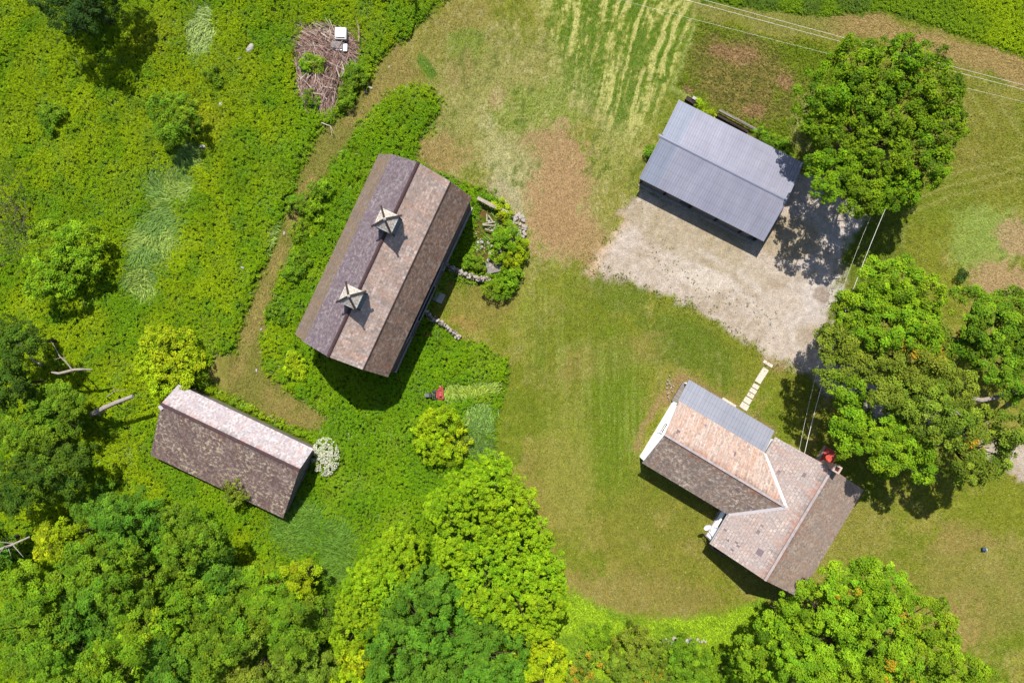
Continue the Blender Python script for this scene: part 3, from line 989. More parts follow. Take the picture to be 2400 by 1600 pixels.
# ------------------------------------------------------------------ barn
def make_barn():
    B = empty('barn', BARN_O, BARN_R, 'big old gambrel roofed barn with two cupolas on its patchy slate roof', 'barn')
    ov = 0.28
    prof = [(-4.75, 0.0), (4.75, 0.0), (4.75, 5.62), (2.9, 8.35), (0, 10.3), (-2.9, 8.35), (-4.75, 5.62)]
    w = MB()
    w.extrude(prof, -9.4, 9.4)
    w.build('wall', M_BARNWOOD, B)
    f = MB()
    f.extrude([(-4.9, -0.1), (4.9, -0.1), (4.9, 0.7), (-4.9, 0.7)], -9.5, 9.5)
    f.build('stone_foundation', M_STONE, B)
    y0, y1 = -9.65, 9.65

    def slope(p, q, mat, label):
        # p eave, q upper edge (x,z); ccw from outside
        s = MB()
        if p[0] > q[0]:
            pts = [(p[0], y0, p[1]), (p[0], y1, p[1]), (q[0], y1, q[1]), (q[0], y0, q[1])]
        else:
            pts = [(p[0], y1, p[1]), (p[0], y0, p[1]), (q[0], y0, q[1]), (q[0], y1, q[1])]
        s.slab(pts, 0.13)
        o = s.build('roof_slope', [mat, M_EDGE], B)
        o['label'] = label
    slope((-5.0, 5.5), (-3.0, 8.5), M_SLATE_MOSSY, 'steep brown streaked lower slope')
    slope((-3.0, 8.5), (0, 10.5), M_SLATE_PURPLE, 'purple grey upper slope')
    slope((2.98, 8.5), (0, 10.5), M_SLATE_PINK, 'pinkish grey patchy upper slope')
    slope((5.0, 5.5), (2.98, 8.5), M_SLATE_BROWN, 'dark brown lower slope')
    r = MB()
    r.extrude([(-0.17, 10.40), (0.17, 10.40), (0.15, 10.5), (0.02, 10.6), (-0.02, 10.6), (-0.15, 10.5)], y0 - 0.03, y1 + 0.03)
    r.build('ridge_cap', M_RIDGE, B)
    e = MB()
    e.bar((3.02, y0, 8.50), (3.02, y1, 8.50), 0.07, 0.05)
    e.build('drip_edge', M_DARKWOOD, B)
    # cupolas
    for cy in (3.53, -3.83):
        b = MB()
        b.box((0, cy, 10.75), (1.6, 1.6, 2.6))
        cup = b.build('cupola', M_LOUVER, B)
        for sx in (-1, 1):
            for sy in (-1, 1):
                pb = MB()
                pb.box((sx * 0.79, cy + sy * 0.79, 11.1), (0.1, 0.1, 1.9))
                pb.build('corner_post', M_DARKWOOD, cup)
        h = 0.88
        ez, pz = 12.0, 12.85
        rf = MB()
        cs = [(-h, cy - h, ez), (h, cy - h, ez), (h, cy + h, ez), (-h, cy + h, ez)]
        for k in range(4):
            rf.face([cs[k], cs[(k + 1) % 4], (0, cy, pz)], 0)
        rf.face(list(reversed(cs)), 1)
        rf.build('cupola_roof', [M_CUPROOF, M_DARKWOOD], cup)
        for k in range(4):
            hp = MB()
            q = Vector(cs[k])
            pk = Vector((0, cy, pz))
            hp.bar(q + (q - pk) * 0.13 + Vector((0, 0, 0.03)), pk + Vector((0, 0, 0.03)), 0.17, 0.1)
            hp.build('hip_strip', M_HIP, cup)
        kn = MB()
        kn.lathe((0, cy, pz - 0.02), [(0.12, 0), (0.14, 0.06), (0.05, 0.14), (0.02, 0.16)], 10)
        kn.build('finial', M_OFFWHITE, cup)
    # east wall: sliding doors, track, small windows
    d = MB()
    d.box((4.78, -1.6, 2.25), (0.08, 3.9, 3.3))
    d.build('doorway_shade', M_DARK, B)  # solid dark panel painted as the shade between the open doors
    for y in (-4.5, 1.3):
        d = MB()
        d.box((4.90, y, 2.25), (0.08, 2.0, 3.3))
        for yy in (-0.9, 0.9):
            d.box((4.96, y + yy, 2.25), (0.05, 0.14, 3.3), mat=1)
        d.bar((4.96, y - 0.83, 0.7), (4.96, y + 0.83, 3.8), 0.12, 0.05, 1)
        d.build('sliding_door', [M_BARNWOOD, M_GREYWOOD], B)
    t = MB()
    t.bar((5.02, -6.0, 4.05), (5.02, 2.8, 4.05), 0.1, 0.12)
    t.build('door_track', M_METAL_TRIM, B)
    for y in (-7, -4.5, -2, 0.5, 3, 5.5, 8):
        window(B, 'window', (-4.76, y, 2.6), 0.7, 0.8, (-1, 0, 0))
    for s in (-1, 1):
        window(B, 'window', (0, 9.41 * s, 7.4), 0.9, 1.1, (0, s, 0))
    return B


make_barn()


# ------------------------------------------------------------------ low shed with metal roof
def ribbed(mb, x0, x1, lo, hi, zlo, zhi, pitch, hgt, mat=0):
    """ribbed sheet metal: ribs run up the slope (y), real relief"""
    n = max(1, round((x1 - x0) / pitch))
    p = (x1 - x0) / n
    prof = []
    for i in range(n):
        a = x0 + i * p
        prof += [(a, 0), (a + p * 0.55, 0), (a + p * 0.65, hgt), (a + p * 0.9, hgt)]
    prof.append((x1, 0))
    for (xa, za), (xb, zb) in zip(prof[:-1], prof[1:]):
        f = [(xa, lo, zlo + za), (xb, lo, zlo + zb), (xb, hi, zhi + zb), (xa, hi, zhi + za)]
        uv = [(xa, 0), (xb, 0), (xb, abs(hi - lo)), (xa, abs(hi - lo))]
        if hi < lo:
            f.reverse()
            uv.reverse()
        mb.face(f, mat, uv)
    th = 0.1
    a = [(x0, lo, zlo - 0.012), (x1, lo, zlo - 0.012), (x1, hi, zhi - 0.012), (x0, hi, zhi - 0.012)]
    if hi < lo:
        a.reverse()
    b = [(q[0], q[1], q[2] - th) for q in a]
    mb.face(list(reversed(b)), 1)
    for k in range(4):
        l = (k + 1) % 4
        mb.face([b[k], b[l], a[l], a[k]], 1)


def make_steel():
    S = empty('metal_roofed_shed', STEEL_O, STEEL_R, 'low long open fronted shed under a ribbed grey metal roof beside the gravel yard', 'shed')
    hx, hw, ez, rz = 7.05, 4.5, 2.3, 3.25
    xs = -hx + 1.95
    for lo, hi in ((-hw, 0), (hw, 0)):
        m = MB()
        ribbed(m, xs, hx, lo, hi, ez, rz, 0.275, 0.035)
        ribbed(m, -hx, xs, lo, hi, ez, rz, 0.275, 0.022, 2)
        m.build('roof_slope', [M_METAL, M_METAL_TRIM, M_METAL_B], S)
    c = MB()
    c.extrude([(-0.17, 3.21), (0.17, 3.21), (0.16, 3.27), (0.03, 3.34), (-0.03, 3.34), (-0.16, 3.27)], -hx - 0.32, hx + 0.05)
    o = c.build('ridge_cap', M_METAL_TRIM, S)
    o.rotation_euler = (0, 0, -math.pi / 2)
    o.location = (0, 0, 0)
    for xx in (-hx - 0.02, hx + 0.02):
        for s in (-1, 1):
            g = MB()
            g.bar((xx, s * hw, ez + 0.0), (xx, s * 0.2, rz - 0.02), 0.1, 0.14)
            g.build('verge_trim', M_METAL_TRIM, S)
    w = MB()
    w.box((0, 4.1, 1.1), (13.6, 0.2, 2.2))
    w.box((0, 4.1, 0.2), (13.64, 0.3, 0.5), mat=1)
    w.build('rear_wall', [M_GREYWOOD, M_STONE], S)
    for s in (-1, 1):
        w = MB()
        x = s * 6.75
        w.face([(x - .08, -4.0, 0), (x + .08, -4.0, 0), (x + .08, -4.0, 2.2), (x - .08, -4.0, 2.2)])
        pts = [(-4.0, 0), (4.0, 0), (4.0, 2.2), (0, 3.1), (-4.0, 2.2)]
        a = [Vector((x - .08, y, z)) for y, z in pts]
        b = [Vector((x + .08, y, z)) for y, z in pts]
        w.face(list(reversed(a)))
        w.face(b)
        for i in range(5):
            j = (i + 1) % 5
            w.face([a[i], a[j], b[j], b[i]])
        w.build('end_wall', M_GREYWOOD, S)
    # front: posts, low board panels between them, sill
    px = [-6.7, -3.9, -0.9, 2.1, 4.9, 6.7]
    for x in px:
        p = MB()
        p.box((x, -4.2, 1.1), (0.16, 0.16, 2.2))
        p.build('post', M_DARKWOOD, S)
    for i, (a, b) in enumerate(zip(px[:-1], px[1:])):
        d = MB()
        ww = b - a - 0.3
        if i in (1, 4):
            ww *= 0.6
        d.box((a + 0.15 + ww / 2, -4.2, 0.95), (ww, 0.08, 1.7))
        d.box((a + 0.15 + ww / 2, -4.26, 1.7), (ww, 0.04, 0.12), mat=1)
        d.box((a + 0.15 + ww / 2, -4.26, 0.3), (ww, 0.04, 0.12), mat=1)
        d.build('bay_panel', [M_GREYWOOD, M_SLABGREY], S)
    s = MB()
    s.box((0, -4.42, 0.06), (13.5, 0.3, 0.16))
    s.build('sill_stone', M_STONE, S)
    b = MB()
    b.bar((-6.9, -4.2, 2.18), (6.9, -4.2, 2.18), 0.15, 0.12)
    b.build('lintel_beam', M_DARKWOOD, S)


make_steel()


# ------------------------------------------------------------------ saltbox shed
def make_shed():
    S = empty('saltbox_shed', SHED_O, SHED_R, 'old saltbox shed with one bleached short slope and one long lichen covered slope', 'shed')
    hx = 7.53
    n_y, n_z, r_y, r_z, s_y, s_z = 4.04, 3.2, 2.05, 5.0, -4.1, 1.9
    w = MB()
    prof = [(3.45, 0), (3.45, 3.4), (2.05, 4.8), (-3.9, 1.85), (-3.9, 0)]
    a = [Vector((-7.35, y, z)) for y, z in prof]
    b = [Vector((7.35, y, z)) for y, z in prof]
    w.face(a)
    w.face(list(reversed(b)))
    for i in range(5):
        j = (i + 1) % 5
        w.face([a[j], a[i], b[i], b[j]])
    w.build('wall', M_GREYWOOD, S)
    s = MB()
    s.slab([(hx, n_y, n_z), (-hx, n_y, n_z), (-hx, r_y, r_z), (hx, r_y, r_z)], 0.12)
    o = s.build('roof_slope', [M_SHED_WHITE, M_EDGE], S)
    o['label'] = 'bleached white short slope'
    s = MB()
    s.slab([(-hx, s_y, s_z), (hx, s_y, s_z), (hx, r_y, r_z), (-hx, r_y, r_z)], 0.12)
    o = s.build('roof_slope', [M_SHED_GREY, M_EDGE], S)
    o['label'] = 'dark lichen speckled long slope'
    r = MB()
    r.bar((-hx - 0.05, r_y, r_z + 0.02), (hx + 0.03, r_y, r_z + 0.02), 0.26, 0.09)
    r.build('ridge_cap', M_RIDGE, S)
    f = MB()
    f.bar((-hx - 0.1, r_y - 0.25, r_z - 0.1), (-hx + 0.3, r_y - 0.5, r_z - 0.15), 0.35, 0.06)
    f.build('loose_flashing', M_WHITETRIM, S)
    d = MB()
    d.box((7.39, 0.4, 1.2), (0.07, 1.3, 2.1))
    d.box((7.44, 0.4, 1.2), (0.05, 1.3, 0.12), mat=1)
    d.build('door', [M_GREYWOOD, M_DARKWOOD], S)


make_shed()


# ------------------------------------------------------------------ farmhouse
def make_house():
    H = empty('farmhouse', HOUSE_O, HOUSE_R, 'white clapboard farmhouse with an L shaped slate roof, metal porch roof and brick chimney', 'house')
    ex, ey, ez, rz = 5.19, 6.3, 3.35, 6.05
    w = MB()
    w.extrude([(-4.85, 0), (4.85, 0), (4.85, 3.4), (0, 5.9), (-4.85, 3.4)], -6.05, 6.05)
    w.build('wall', M_SIDING, H)
    # wing
    wx0 = -15.05
    ry, s_y, n_y, wz, wr = 0.785, -2.85, 4.42, 3.3, 5.25
    w = MB()
    prof = [(-2.6, 0), (4.2, 0), (4.2, 3.3), (ry, 5.1), (-2.6, 3.3)]
    a = [Vector((wx0, y, z)) for y, z in prof]
    b = [Vector((-4.8, y, z)) for y, z in prof]
    w.face(list(reversed(a)))
    for i in range(5):
        j = (i + 1) % 5
        w.face([a[i], a[j], b[j], b[i]])
    w.build('wing_wall', M_SIDING, H)
    f = MB()
    f.extrude([(-4.95, -0.1), (4.95, -0.1), (4.95, 0.45), (-4.95, 0.45)], -6.15, 6.15)
    f.build('stone_foundation', M_STONE, H)
    s = MB()
    s.slab([(-ex, ey, ez), (-ex, -ey, ez), (0, -ey, rz), (0, ey, rz)], 0.14)
    s.build('roof_slope', [M_HOUSE_PALE, M_WHITETRIM], H)['label'] = 'pale slate slope facing the wing'
    s = MB()
    s.slab([(ex, -ey, ez), (ex, ey, ez), (0, ey, rz), (0, -ey, rz)], 0.14)
    s.build('roof_slope', [M_HOUSE_TAN, M_WHITETRIM], H)['label'] = 'tan brown rear slope'
    k = (rz - ez) / ex
    vx = -ex + (wr - ez) / k
    x0 = -15.3
    s = MB()
    s.slab([(x0, s_y, wz), (-ex, s_y, wz), (vx, ry, wr + .02), (x0, ry, wr)], 0.14)
    s.build('roof_slope', [M_HOUSE_GREY, M_WHITETRIM], H)['label'] = 'sooty grey slope of the wing'
    s = MB()
    s.slab([(-ex, n_y, wz), (x0, n_y, wz), (x0, ry, wr), (vx, ry, wr + .02)], 0.14)
    s.build('roof_slope', [M_HOUSE_PINK, M_WHITETRIM], H)['label'] = 'rusty pink slope of the wing'
    r = MB()
    r.bar((0, -ey - 0.02, rz + 0.03), (0, ey - 0.25, rz + 0.03), 0.26, 0.08)
    r.build('ridge_cap', M_RIDGEWHITE, H)
    r = MB()
    r.bar((x0 - 0.02, ry, wr + 0.03), (vx + 0.1, ry, wr + 0.05), 0.22, 0.08)
    r.build('ridge_cap', M_RIDGEWHITE, H)
    for yy in (s_y, n_y - 0.1):
        v = MB()
        v.bar((-ex + 0.02, yy, wz + 0.06), (vx + 0.04, ry, wr + 0.08), 0.3, 0.06)
        v.build('valley_flashing', M_WHITETRIM, H)
    # porch
    m = MB()
    ribbed(m, -15.4, -ex - 0.08, 6.85, 4.36, 2.65, 3.2, 0.36, 0.03)
    m.build('porch_roof', [M_PORCH, M_WHITETRIM], H)
    fl = MB()
    fl.box((-10.3, 5.35, 0.22), (9.9, 2.3, 0.3))
    fl.build('porch_floor', M_GREYWOOD, H)
    for x in (-15.0, -12.6, -10.3, -8.0, -5.6):
        p = MB()
        p.box((x, 6.5, 1.45), (0.15, 0.15, 2.3))
        p.box((x, 6.5, 2.5), (0.24, 0.24, 0.12))
        p.build('porch_post', M_WHITE, H)
    st = MB()
    st.box((-9.95, 6.98, 0.14), (1.65, 0.62, 0.24))
    st.build('porch_step', M_CONC, H)
    d = MB()
    d.box((-9.9, 4.23, 1.45), (0.95, 0.06, 2.1))
    d.box((-9.9, 4.27, 1.9), (0.5, 0.04, 0.8), mat=1)
    door = d.build('door', [M_WHITE, M_GLASS], H)
    hd = MB()
    hd.lathe((-9.55, 4.30, 1.35), [(0.03, 0), (0.04, 0.03), (0.02, 0.06)], 8)
    hd.build('handle', M_METAL_TRIM, door)
    # chimney
    c = MB()
    c.box((-0.05, 6.42, 5.6), (0.62, 0.62, 2.6))
    for sx, sy, dx, dy in ((-1, 0, .16, .74), (1, 0, .16, .74), (0, -1, .42, .16), (0, 1, .42, .16)):
        c.box((-0.05 + sx * .29, 6.42 + sy * .29, 7.0), (dx, dy, 0.2), mat=1)
    ch = c.build('chimney', [M_BRICK, simple('chimney_cap', A(238, 206, 186), 0.9, 0.2, 0, 0.2, 8)], H)
    fl = MB()
    fl.box((-0.05, 6.42, 6.93), (0.42, 0.42, 0.06))
    fl.build('flue', simple('flue_shade', (0.03, 0.012, 0.01), 0.9, 0.1), ch)  # dark plate painted as the shade down the open flue
    cs = MB()
    cs.box((-0.05, 6.32, 2.6), (0.6, 0.5, 4.2))
    cs.build('chimney_stack', M_BRICK, H)
    # windows
    window(H, 'window', (wx0, ry + 0.5, 2.6), 1.1, 1.5, (-1, 0, 0))
    for y in (-3.75,):
        window(H, 'window', (-4.86, y, 2.25), 1.7, 1.3, (-1, 0, 0))
    for x in (-3, 0, 3):
        window(H, 'window', (x, -6.06, 1.8), 0.85, 1.4, (0, -1, 0))
        window(H, 'window', (x, 6.06, 1.8), 0.85, 1.4, (0, 1, 0)) if x != 0 else None
    for y in (-4.5, -1.5, 1.5, 4.5):
        window(H, 'window', (4.86, y, 1.8), 0.85, 1.4, (1, 0, 0))
    for x in (-13.2, -6.6):
        window(H, 'window', (x, 4.21, 1.8), 0.85, 1.3, (0, 1, 0))
    for x in (-13, -10, -7):
        window(H, 'window', (x, -2.61, 1.8), 0.85, 1.3, (0, -1, 0))
    # red cellar hatch against the north end
    hb = MB()
    x0, x1, ya, yb = 1.0, 2.45, 6.16, 8.45
    hb.face([(x0, yb, 0.0), (x0, ya, 0.0), (x0, ya, 1.0), (x0, yb, 0.42)])
    hb.face([(x1, ya, 0.0), (x1, yb, 0.0), (x1, yb, 0.42), (x1, ya, 1.0)])
    hb.face([(x1, yb, 0.0), (x0, yb, 0.0), (x0, yb, 0.42), (x1, yb, 0.42)])
    hb.face([(x0, yb, 0.42), (x0, ya, 1.0), (x1, ya, 1.0), (x1, yb, 0.42)])
    hatch = hb.build('cellar_hatch', M_STONE, H)
    R = Matrix.Rotation(math.atan2(-0.58, 2.29), 3, 'X')
    for sx in (-1, 1):
        lf = MB()
        lf.box((1.725 + sx * 0.35, 7.3, 0.75), (0.68, 2.3, 0.05), R)
        lf.bar((1.725 + sx * 0.35, 6.5, 0.98), (1.725 + sx * 0.35, 8.2, 0.55), 0.08, 0.04)
        lf.build('hatch_leaf', M_REDRUST, hatch)
    # vent pipe on the pale slope
    vp = MB()
    xx = -4.2
    zz = ez + (xx + ex) * k
    vp.tube([(xx, -4.9, zz - 0.1), (xx, -4.9, zz + 0.35)], 0.06, 10)
    vp.lathe((xx, -4.9, zz), [(0.2, -0.02), (0.16, 0.06), (0.07, 0.1)], 10)
    vp.build('vent_pipe', M_OFFWHITE, H)
    gt = MB()
    for y0, y1 in ((-6.3, -2.9),):
        gt.bar((-ex - 0.06, y0, ez - 0.12), (-ex - 0.06, y1, ez - 0.12), 0.1, 0.1)
    gt.tube([(-ex - 0.05, -6.1, ez - 0.15), (-4.95, -6.12, ez - 0.6), (-4.95, -6.12, 0.2)], 0.045, 8)
    gt.build('gutter', M_OFFWHITE, H)
    return H


make_house()


def hpt(x, y, z):
    c, s = math.cos(HOUSE_R), math.sin(HOUSE_R)
    return Vector((HOUSE_O.x + c * x - s * y, HOUSE_O.y + s * x + c * y, z))


def bpt(x, y, z):
    c, s = math.cos(BARN_R), math.sin(BARN_R)
    return Vector((BARN_O.x + c * x - s * y, BARN_O.y + s * x + c * y, z))


# satellite dish
def make_dish():
    D = empty('satellite_dish', hpt(-6.2, -5.0, 0), HOUSE_R, 'round white satellite dish on a bracket at the corner of the white farmhouse wall', 'satellite dish')
    R = Matrix.Rotation(math.radians(28), 3, 'Y') @ Matrix.Rotation(math.radians(22), 3, 'X')
    d = MB()
    prof = [(0.02, -0.02), (0.15, -0.01), (0.28, 0.04), (0.385, 0.1), (0.39, 0.115), (0.28, 0.06), (0.15, 0.012), (0.02, 0.0)]
    d.lathe((0, 0, 2.75), prof, 24, rot=R)
    d.build('dish', M_WHITE, D, smooth=False)
    a = MB()
    a.tube([(0, 0, 2.73), (0.25, -0.3, 2.55), (1.2, -0.75, 2.6)], 0.035, 8)
    a.tube([(0.9, -0.6, 2.55), (1.3, -0.9, 2.1)], 0.025, 6)
    a.build('bracket', M_GREYP, D)
    f = MB()
    p0 = Vector((0, 0, 2.75))
    f.tube([p0 + R @ Vector((0.3, 0, 0.05)), p0 + R @ Vector((0.25, 0, 0.42))], 0.018, 6)
    f.box(p0 + R @ Vector((0.22, 0, 0.45)), (0.09, 0.07, 0.07), R)
    f.build('feed_arm', M_GREYP, D)


make_dish()

# narrow timber planter under the south gable
pl = empty('planter_box', hpt(-2.9, -6.65, 0), HOUSE_R, 'long narrow timber planter along the shaded gable wall of the farmhouse', 'planter')
m = MB()
m.box((0, 0.22, 0.3), (1.7, 0.06, 0.6))
m.box((0, -0.22, 0.3), (1.7, 0.06, 0.6))
m.box((-0.82, 0, 0.3), (0.06, 0.38, 0.6))
m.box((0.82, 0, 0.3), (0.06, 0.38, 0.6))
m.build('box', M_GREYWOOD, pl)
m = MB()
m.box((0, 0, 0.25), (1.56, 0.36, 0.46))
m.build('soil', simple('soil', A(84, 70, 50), 0.95), pl)

# walkway slabs
slabs = [(1799.6, 852.2, 1.12, 0.32, 'crosswise pale slab at the gravel end of the walkway'),
         (1785, 879.5, 0.68, 1.75, 'longest pale slab of the walkway to the porch'),
         (1770.7, 905, 0.7, 0.46, 'short pale walkway slab just below the longest slab'),
         (1764.6, 915.5, 0.74, 0.46, 'clean middle walkway slab above the one with a dark spot'),
         (1758.8, 925.9, 0.72, 0.44, 'walkway slab with a dark spot on it'),
         (1751.6, 937.9, 0.8, 0.6, 'walkway slab between the spotted slab and the widest slab'),
         (1744.2, 951.4, 0.92, 0.66, 'widest square walkway slab, next to the porch step')]
for i, (px, py, w, d, lab) in enumerate(slabs):
    m = MB()
    m.box((0, 0, 0.04), (w, d, 0.1), taper=0.985)
    o = m.build('paving_slab', M_CONC, None, P(px, py, 0.0))
    o.rotation_euler = (0, 0, HOUSE_R + random.uniform(-0.03, 0.03))
    tag(o, lab, 'paving slab', 'pale slabs of the walkway to the porch')
    if i == 4:
        k = MB()
        k.lathe((-0.15, 0.1, 0.09), [(0.06, 0), (0.05, 0.012)], 10)
        k.build('stain', M_DARKWOOD, o)


# ------------------------------------------------------------------ mower
def make_mower():
    O = P(1020, 924, 0)
    T = empty('ride_on_mower', O, 0, 'red and black ride-on mower cutting a strip through the tall weeds below the barn', 'mower')
    s = 0.045

    def q(px, py):
        return ((px - 1020) * s, -(py - 924) * s)

    def bx(x0, x1, y0, y1, z0, z1, name, mat, taper=1.0, par=T):
        a, b = q(x0, y0), q(x1, y1)
        m = MB()
        m.box(((a[0] + b[0]) / 2, (a[1] + b[1]) / 2, (z0 + z1) / 2), (abs(b[0] - a[0]), abs(b[1] - a[1]), z1 - z0), taper=taper)
        return m.build(name, mat, par)
    bx(999, 1009, 919.5, 929, 0.45, 1.0, 'hood', M_GREYP, 0.86)
    bx(998.2, 999, 920.5, 928, 0.5, 0.85, 'grille', M_OFFWHITE)
    bx(1009, 1013, 919, 929.5, 0.45, 1.05, 'dashboard', M_DKPLASTIC, 0.8)
    bx(1002, 1026, 920.5, 928, 0.3, 0.46, 'chassis', M_BLACK)
    bx(1016, 1022, 919.5, 928, 0.5, 0.8, 'seat', M_DKPLASTIC, 0.85)
    bx(1021, 1022.5, 919.5, 928, 0.75, 1.15, 'backrest', M_DKPLASTIC, 0.9)
    st = MB()
    st.tube([(*q(1013, 924), 0.9), (*q(1014.5, 924), 1.08)], 0.02, 6)
    ring = [(*q(1014.7 + 0, 924), 0)]
    cx, cy = q(1015, 924)
    st.tube([(cx + 0.15 * math.cos(t), cy + 0.17 * math.sin(t), 1.1 + 0.05 * math.cos(t)) for t in np.linspace(0, 6.283, 15)], 0.018, 6)
    st.build('steering_wheel', M_BLACK, T)
    wheels = [(1004, 918.3, 0.22, 0.14), (1004, 930, 0.22, 0.14), (1020.5, 915.8, 0.34, 0.24), (1022, 931.5, 0.34, 0.24)]
    for x, y, r, w in wheels:
        wx, wy = q(x, y)
        R = Matrix.Rotation(math.pi / 2, 3, 'X')
        m = MB()
        m.lathe((wx, wy, r), [(r * .6, -w / 2), (r * .95, -w / 2), (r, -w / 4), (r, w / 4), (r * .95, w / 2), (r * .6, w / 2)], 16, rot=R)
        wh = m.build('wheel', M_BLACK, T)
        m = MB()
        m.lathe((wx, wy, r), [(r * .55, -w / 2 - .01), (r * .58, w / 2 + .01)], 12, rot=R)
        m.build('rim', M_RED, wh)
    bx(1024.5, 1028, 914, 932, 0.5, 0.78, 'rear_fender', M_RED, 0.9)
    # trailing cutter
    d = MB()
    for cyp in (908.5, 921, 933):
        cx, cy = q(1031.5, cyp)
        d.lathe((cx, cy, 0.22), [(0.36, 0), (0.38, 0.12), (0.34, 0.2), (0.1, 0.24)], 18)
    d.build('cutter_deck', M_RED, T)
    for xx in (1029.5, 1038.5):
        f = MB()
        a, b = q(xx, 911), q(xx, 934)
        f.bar((*a, 0.55), (*b, 0.55), 0.16, 0.1)
        f.build('frame_bar', M_RED, T)
    for yy in (914, 920, 927, 932.5):
        f = MB()
        a, b = q(1029, yy), q(1039, yy)
        f.bar((*a, 0.56), (*b, 0.5), 0.1, 0.07)
        f.build('cross_bar', M_RED, T)
    for ya, yb in ((930, 932.5), (918, 914)):
        h = MB()
        h.bar((*q(1024, ya), 0.5), (*q(1031, yb), 0.5), 0.1, 0.08)
        h.build('hitch_arm', M_RED, T)
    e = MB()
    e.box((*q(1034, 924), 0.68), (0.26, 0.3, 0.24), taper=0.8)
    e.build('gearbox', simple('pink_red_cover', A(224, 110, 90), 0.5), T)
    for yy in (912, 934):
        wx, wy = q(1038.8, yy)
        R = Matrix.Rotation(math.pi / 2, 3, 'X')
        m = MB()
        m.lathe((wx, wy, 0.17), [(0.1, -0.06), (0.17, -0.05), (0.17, 0.05), (0.1, 0.06)], 12, rot=R)
        m.build('wheel', M_BLACK, T)


make_mower()

# bucket on the lawn
bk = empty('bucket', P(2303, 1286, 0), 0, 'small blue bucket lying on its side on the lawn', 'bucket')
m = MB()
R = Matrix.Rotation(math.radians(80), 3, 'Y') @ Matrix.Identity(3)
m.lathe((-0.2, 0, 0.19), [(0.19, 0), (0.2, 0.02), (0.16, 0.36), (0.15, 0.36), (0.14, 0.34)], 16, rot=R)
m.build('body', M_BLUE, bk)
m = MB()
m.lathe((0.16, 0, 0.24), [(0.17, 0), (0.19, 0.03), (0.19, 0.1), (0.1, 0.12)], 16, rot=R)
m.build('lid', M_PALEBLUE, bk)

# red fuel can by the barn wall
fc = empty('fuel_can', P(1004, 785, 0), 0.4, 'small orange red fuel can in the shade below the barn wall', 'fuel can')
m = MB()
m.box((0, 0, 0.3), (0.36, 0.28, 0.6), taper=0.85)
m.box((0, 0, 0.63), (0.2, 0.05, 0.06))
m.build('body', M_ORANGE, fc)
m = MB()
m.tube([(0.13, 0, 0.58), (0.2, 0, 0.7)], 0.03, 8)
m.build('spout', M_BLACK, fc)

# barn ramp platform and ladder
pf = empty('timber_platform', P(1029.5, 697, 0), BARN_R + 0.02, 'square pale grey timber platform on the grass in front of the barn doors', 'platform')
m = MB()
for i in range(6):
    m.box((-0.44 + i * 0.176, 0, 0.2), (0.165, 1.05, 0.05))
m.build('deck', M_OFFWHITE, pf)
for s in (-1, 1):
    m = MB()
    m.box((0, s * 0.42, 0.09), (1.02, 0.1, 0.17))
    m.build('bearer', M_GREYWOOD, pf)
ld = empty('ladder', P(1017, 692, 0), BARN_R, 'short grey ladder lying between the barn doors and the timber platform', 'ladder')
for s in (-1, 1):
    m = MB()
    m.bar((-0.5, s * 0.42, 0.2), (0.5, s * 0.42, 0.2), 0.08, 0.08)
    m.build('rail', M_GREYWOOD, ld)
for i in range(4):
    m = MB()
    m.bar((-0.4 + i * 0.26, -0.4, 0.2), (-0.4 + i * 0.26, 0.4, 0.2), 0.06, 0.05)
    m.build('rung', M_GREYWOOD, ld)


# ------------------------------------------------------------------ stone walls, ruin, debris
def stone_wall(pts, w, h, label, seed, mat=M_STONE, dens=9.0, group=None):
    r = random.Random(seed)
    P0 = [P(*p) for p in pts]
    m = MB()
    for a, b in zip(P0[:-1], P0[1:]):
        L = (b - a).length
        d = (b - a).normalized()
        nn = Vector((-d.y, d.x, 0))
        for i in range(int(L * dens * w * 6)):
            t = r.uniform(0, L)
            o = r.uniform(-w / 2, w / 2)
            zz = r.uniform(0.05, h)
            sz = r.uniform(0.1, 0.34)
            m.stone(a + d * t + nn * o * r.uniform(0.6, 1.3) + Vector((0, 0, zz * (1 - abs(o) / w * 0.8))), (sz * 1.3, sz, sz * 0.6), r.choice([0, 0, 1, 2]), r.random())
    o = m.build('stone_wall', [mat, M_STONEW, simple('stone_dull_grey', A(140, 128, 116), 0.92, 0.2, 0, 0.4, 4)])  # last material is a darker grey stone, mixed in at random
    return tag(o, label, 'stone wall', group)


stone_wall([(1047, 622), (1066, 632), (1085, 640), (1105, 650), (1125, 655), (1148, 655)], 0.5, 1.0,
           'low curved dry stone wall running from the barn to the overgrown ruin', 3, dens=14)
stone_wall([(998, 730), (1012, 745), (1035, 757), (1055, 773), (1078, 792)], 0.45, 0.8,
           'tumbled dry stone wall below the barn doors at the weed edge', 5, dens=11)


def rubble(cx, cy, rx, ry, n, label, seed, smin=0.15, smax=0.4, mats=(M_STONEW, M_STONE)):
    r = random.Random(seed)
    m = MB()
    for i in range(n):
        a = r.uniform(0, 6.28)
        q = math.sqrt(r.random())
        p = P(cx + rx * q * math.cos(a), cy + ry * q * math.sin(a))
        s = r.uniform(smin, smax)
        m.stone(p + Vector((0, 0, s * 0.25 + 0.15)), (s * 1.2, s, s * 0.6), r.randrange(2), r.random())
    return tag(m.build('rubble', list(mats)), label, 'rubble', None, 'stuff')


rubble(1213, 535, 20, 38, 90, 'spilled white stones at the outer end of the ruin', 8)
rubble(1150, 575, 40, 60, 50, 'loose stones scattered over the ruin floor', 9, 0.1, 0.3)
rubble(1568, 908, 10, 28, 26, 'pale stones along the porch end of the farmhouse', 10, 0.07, 0.16)
rubble(1600, 1500, 55, 9, 45, 'broken pale stones in the lush grass near the bottom edge', 11, 0.15, 0.4)


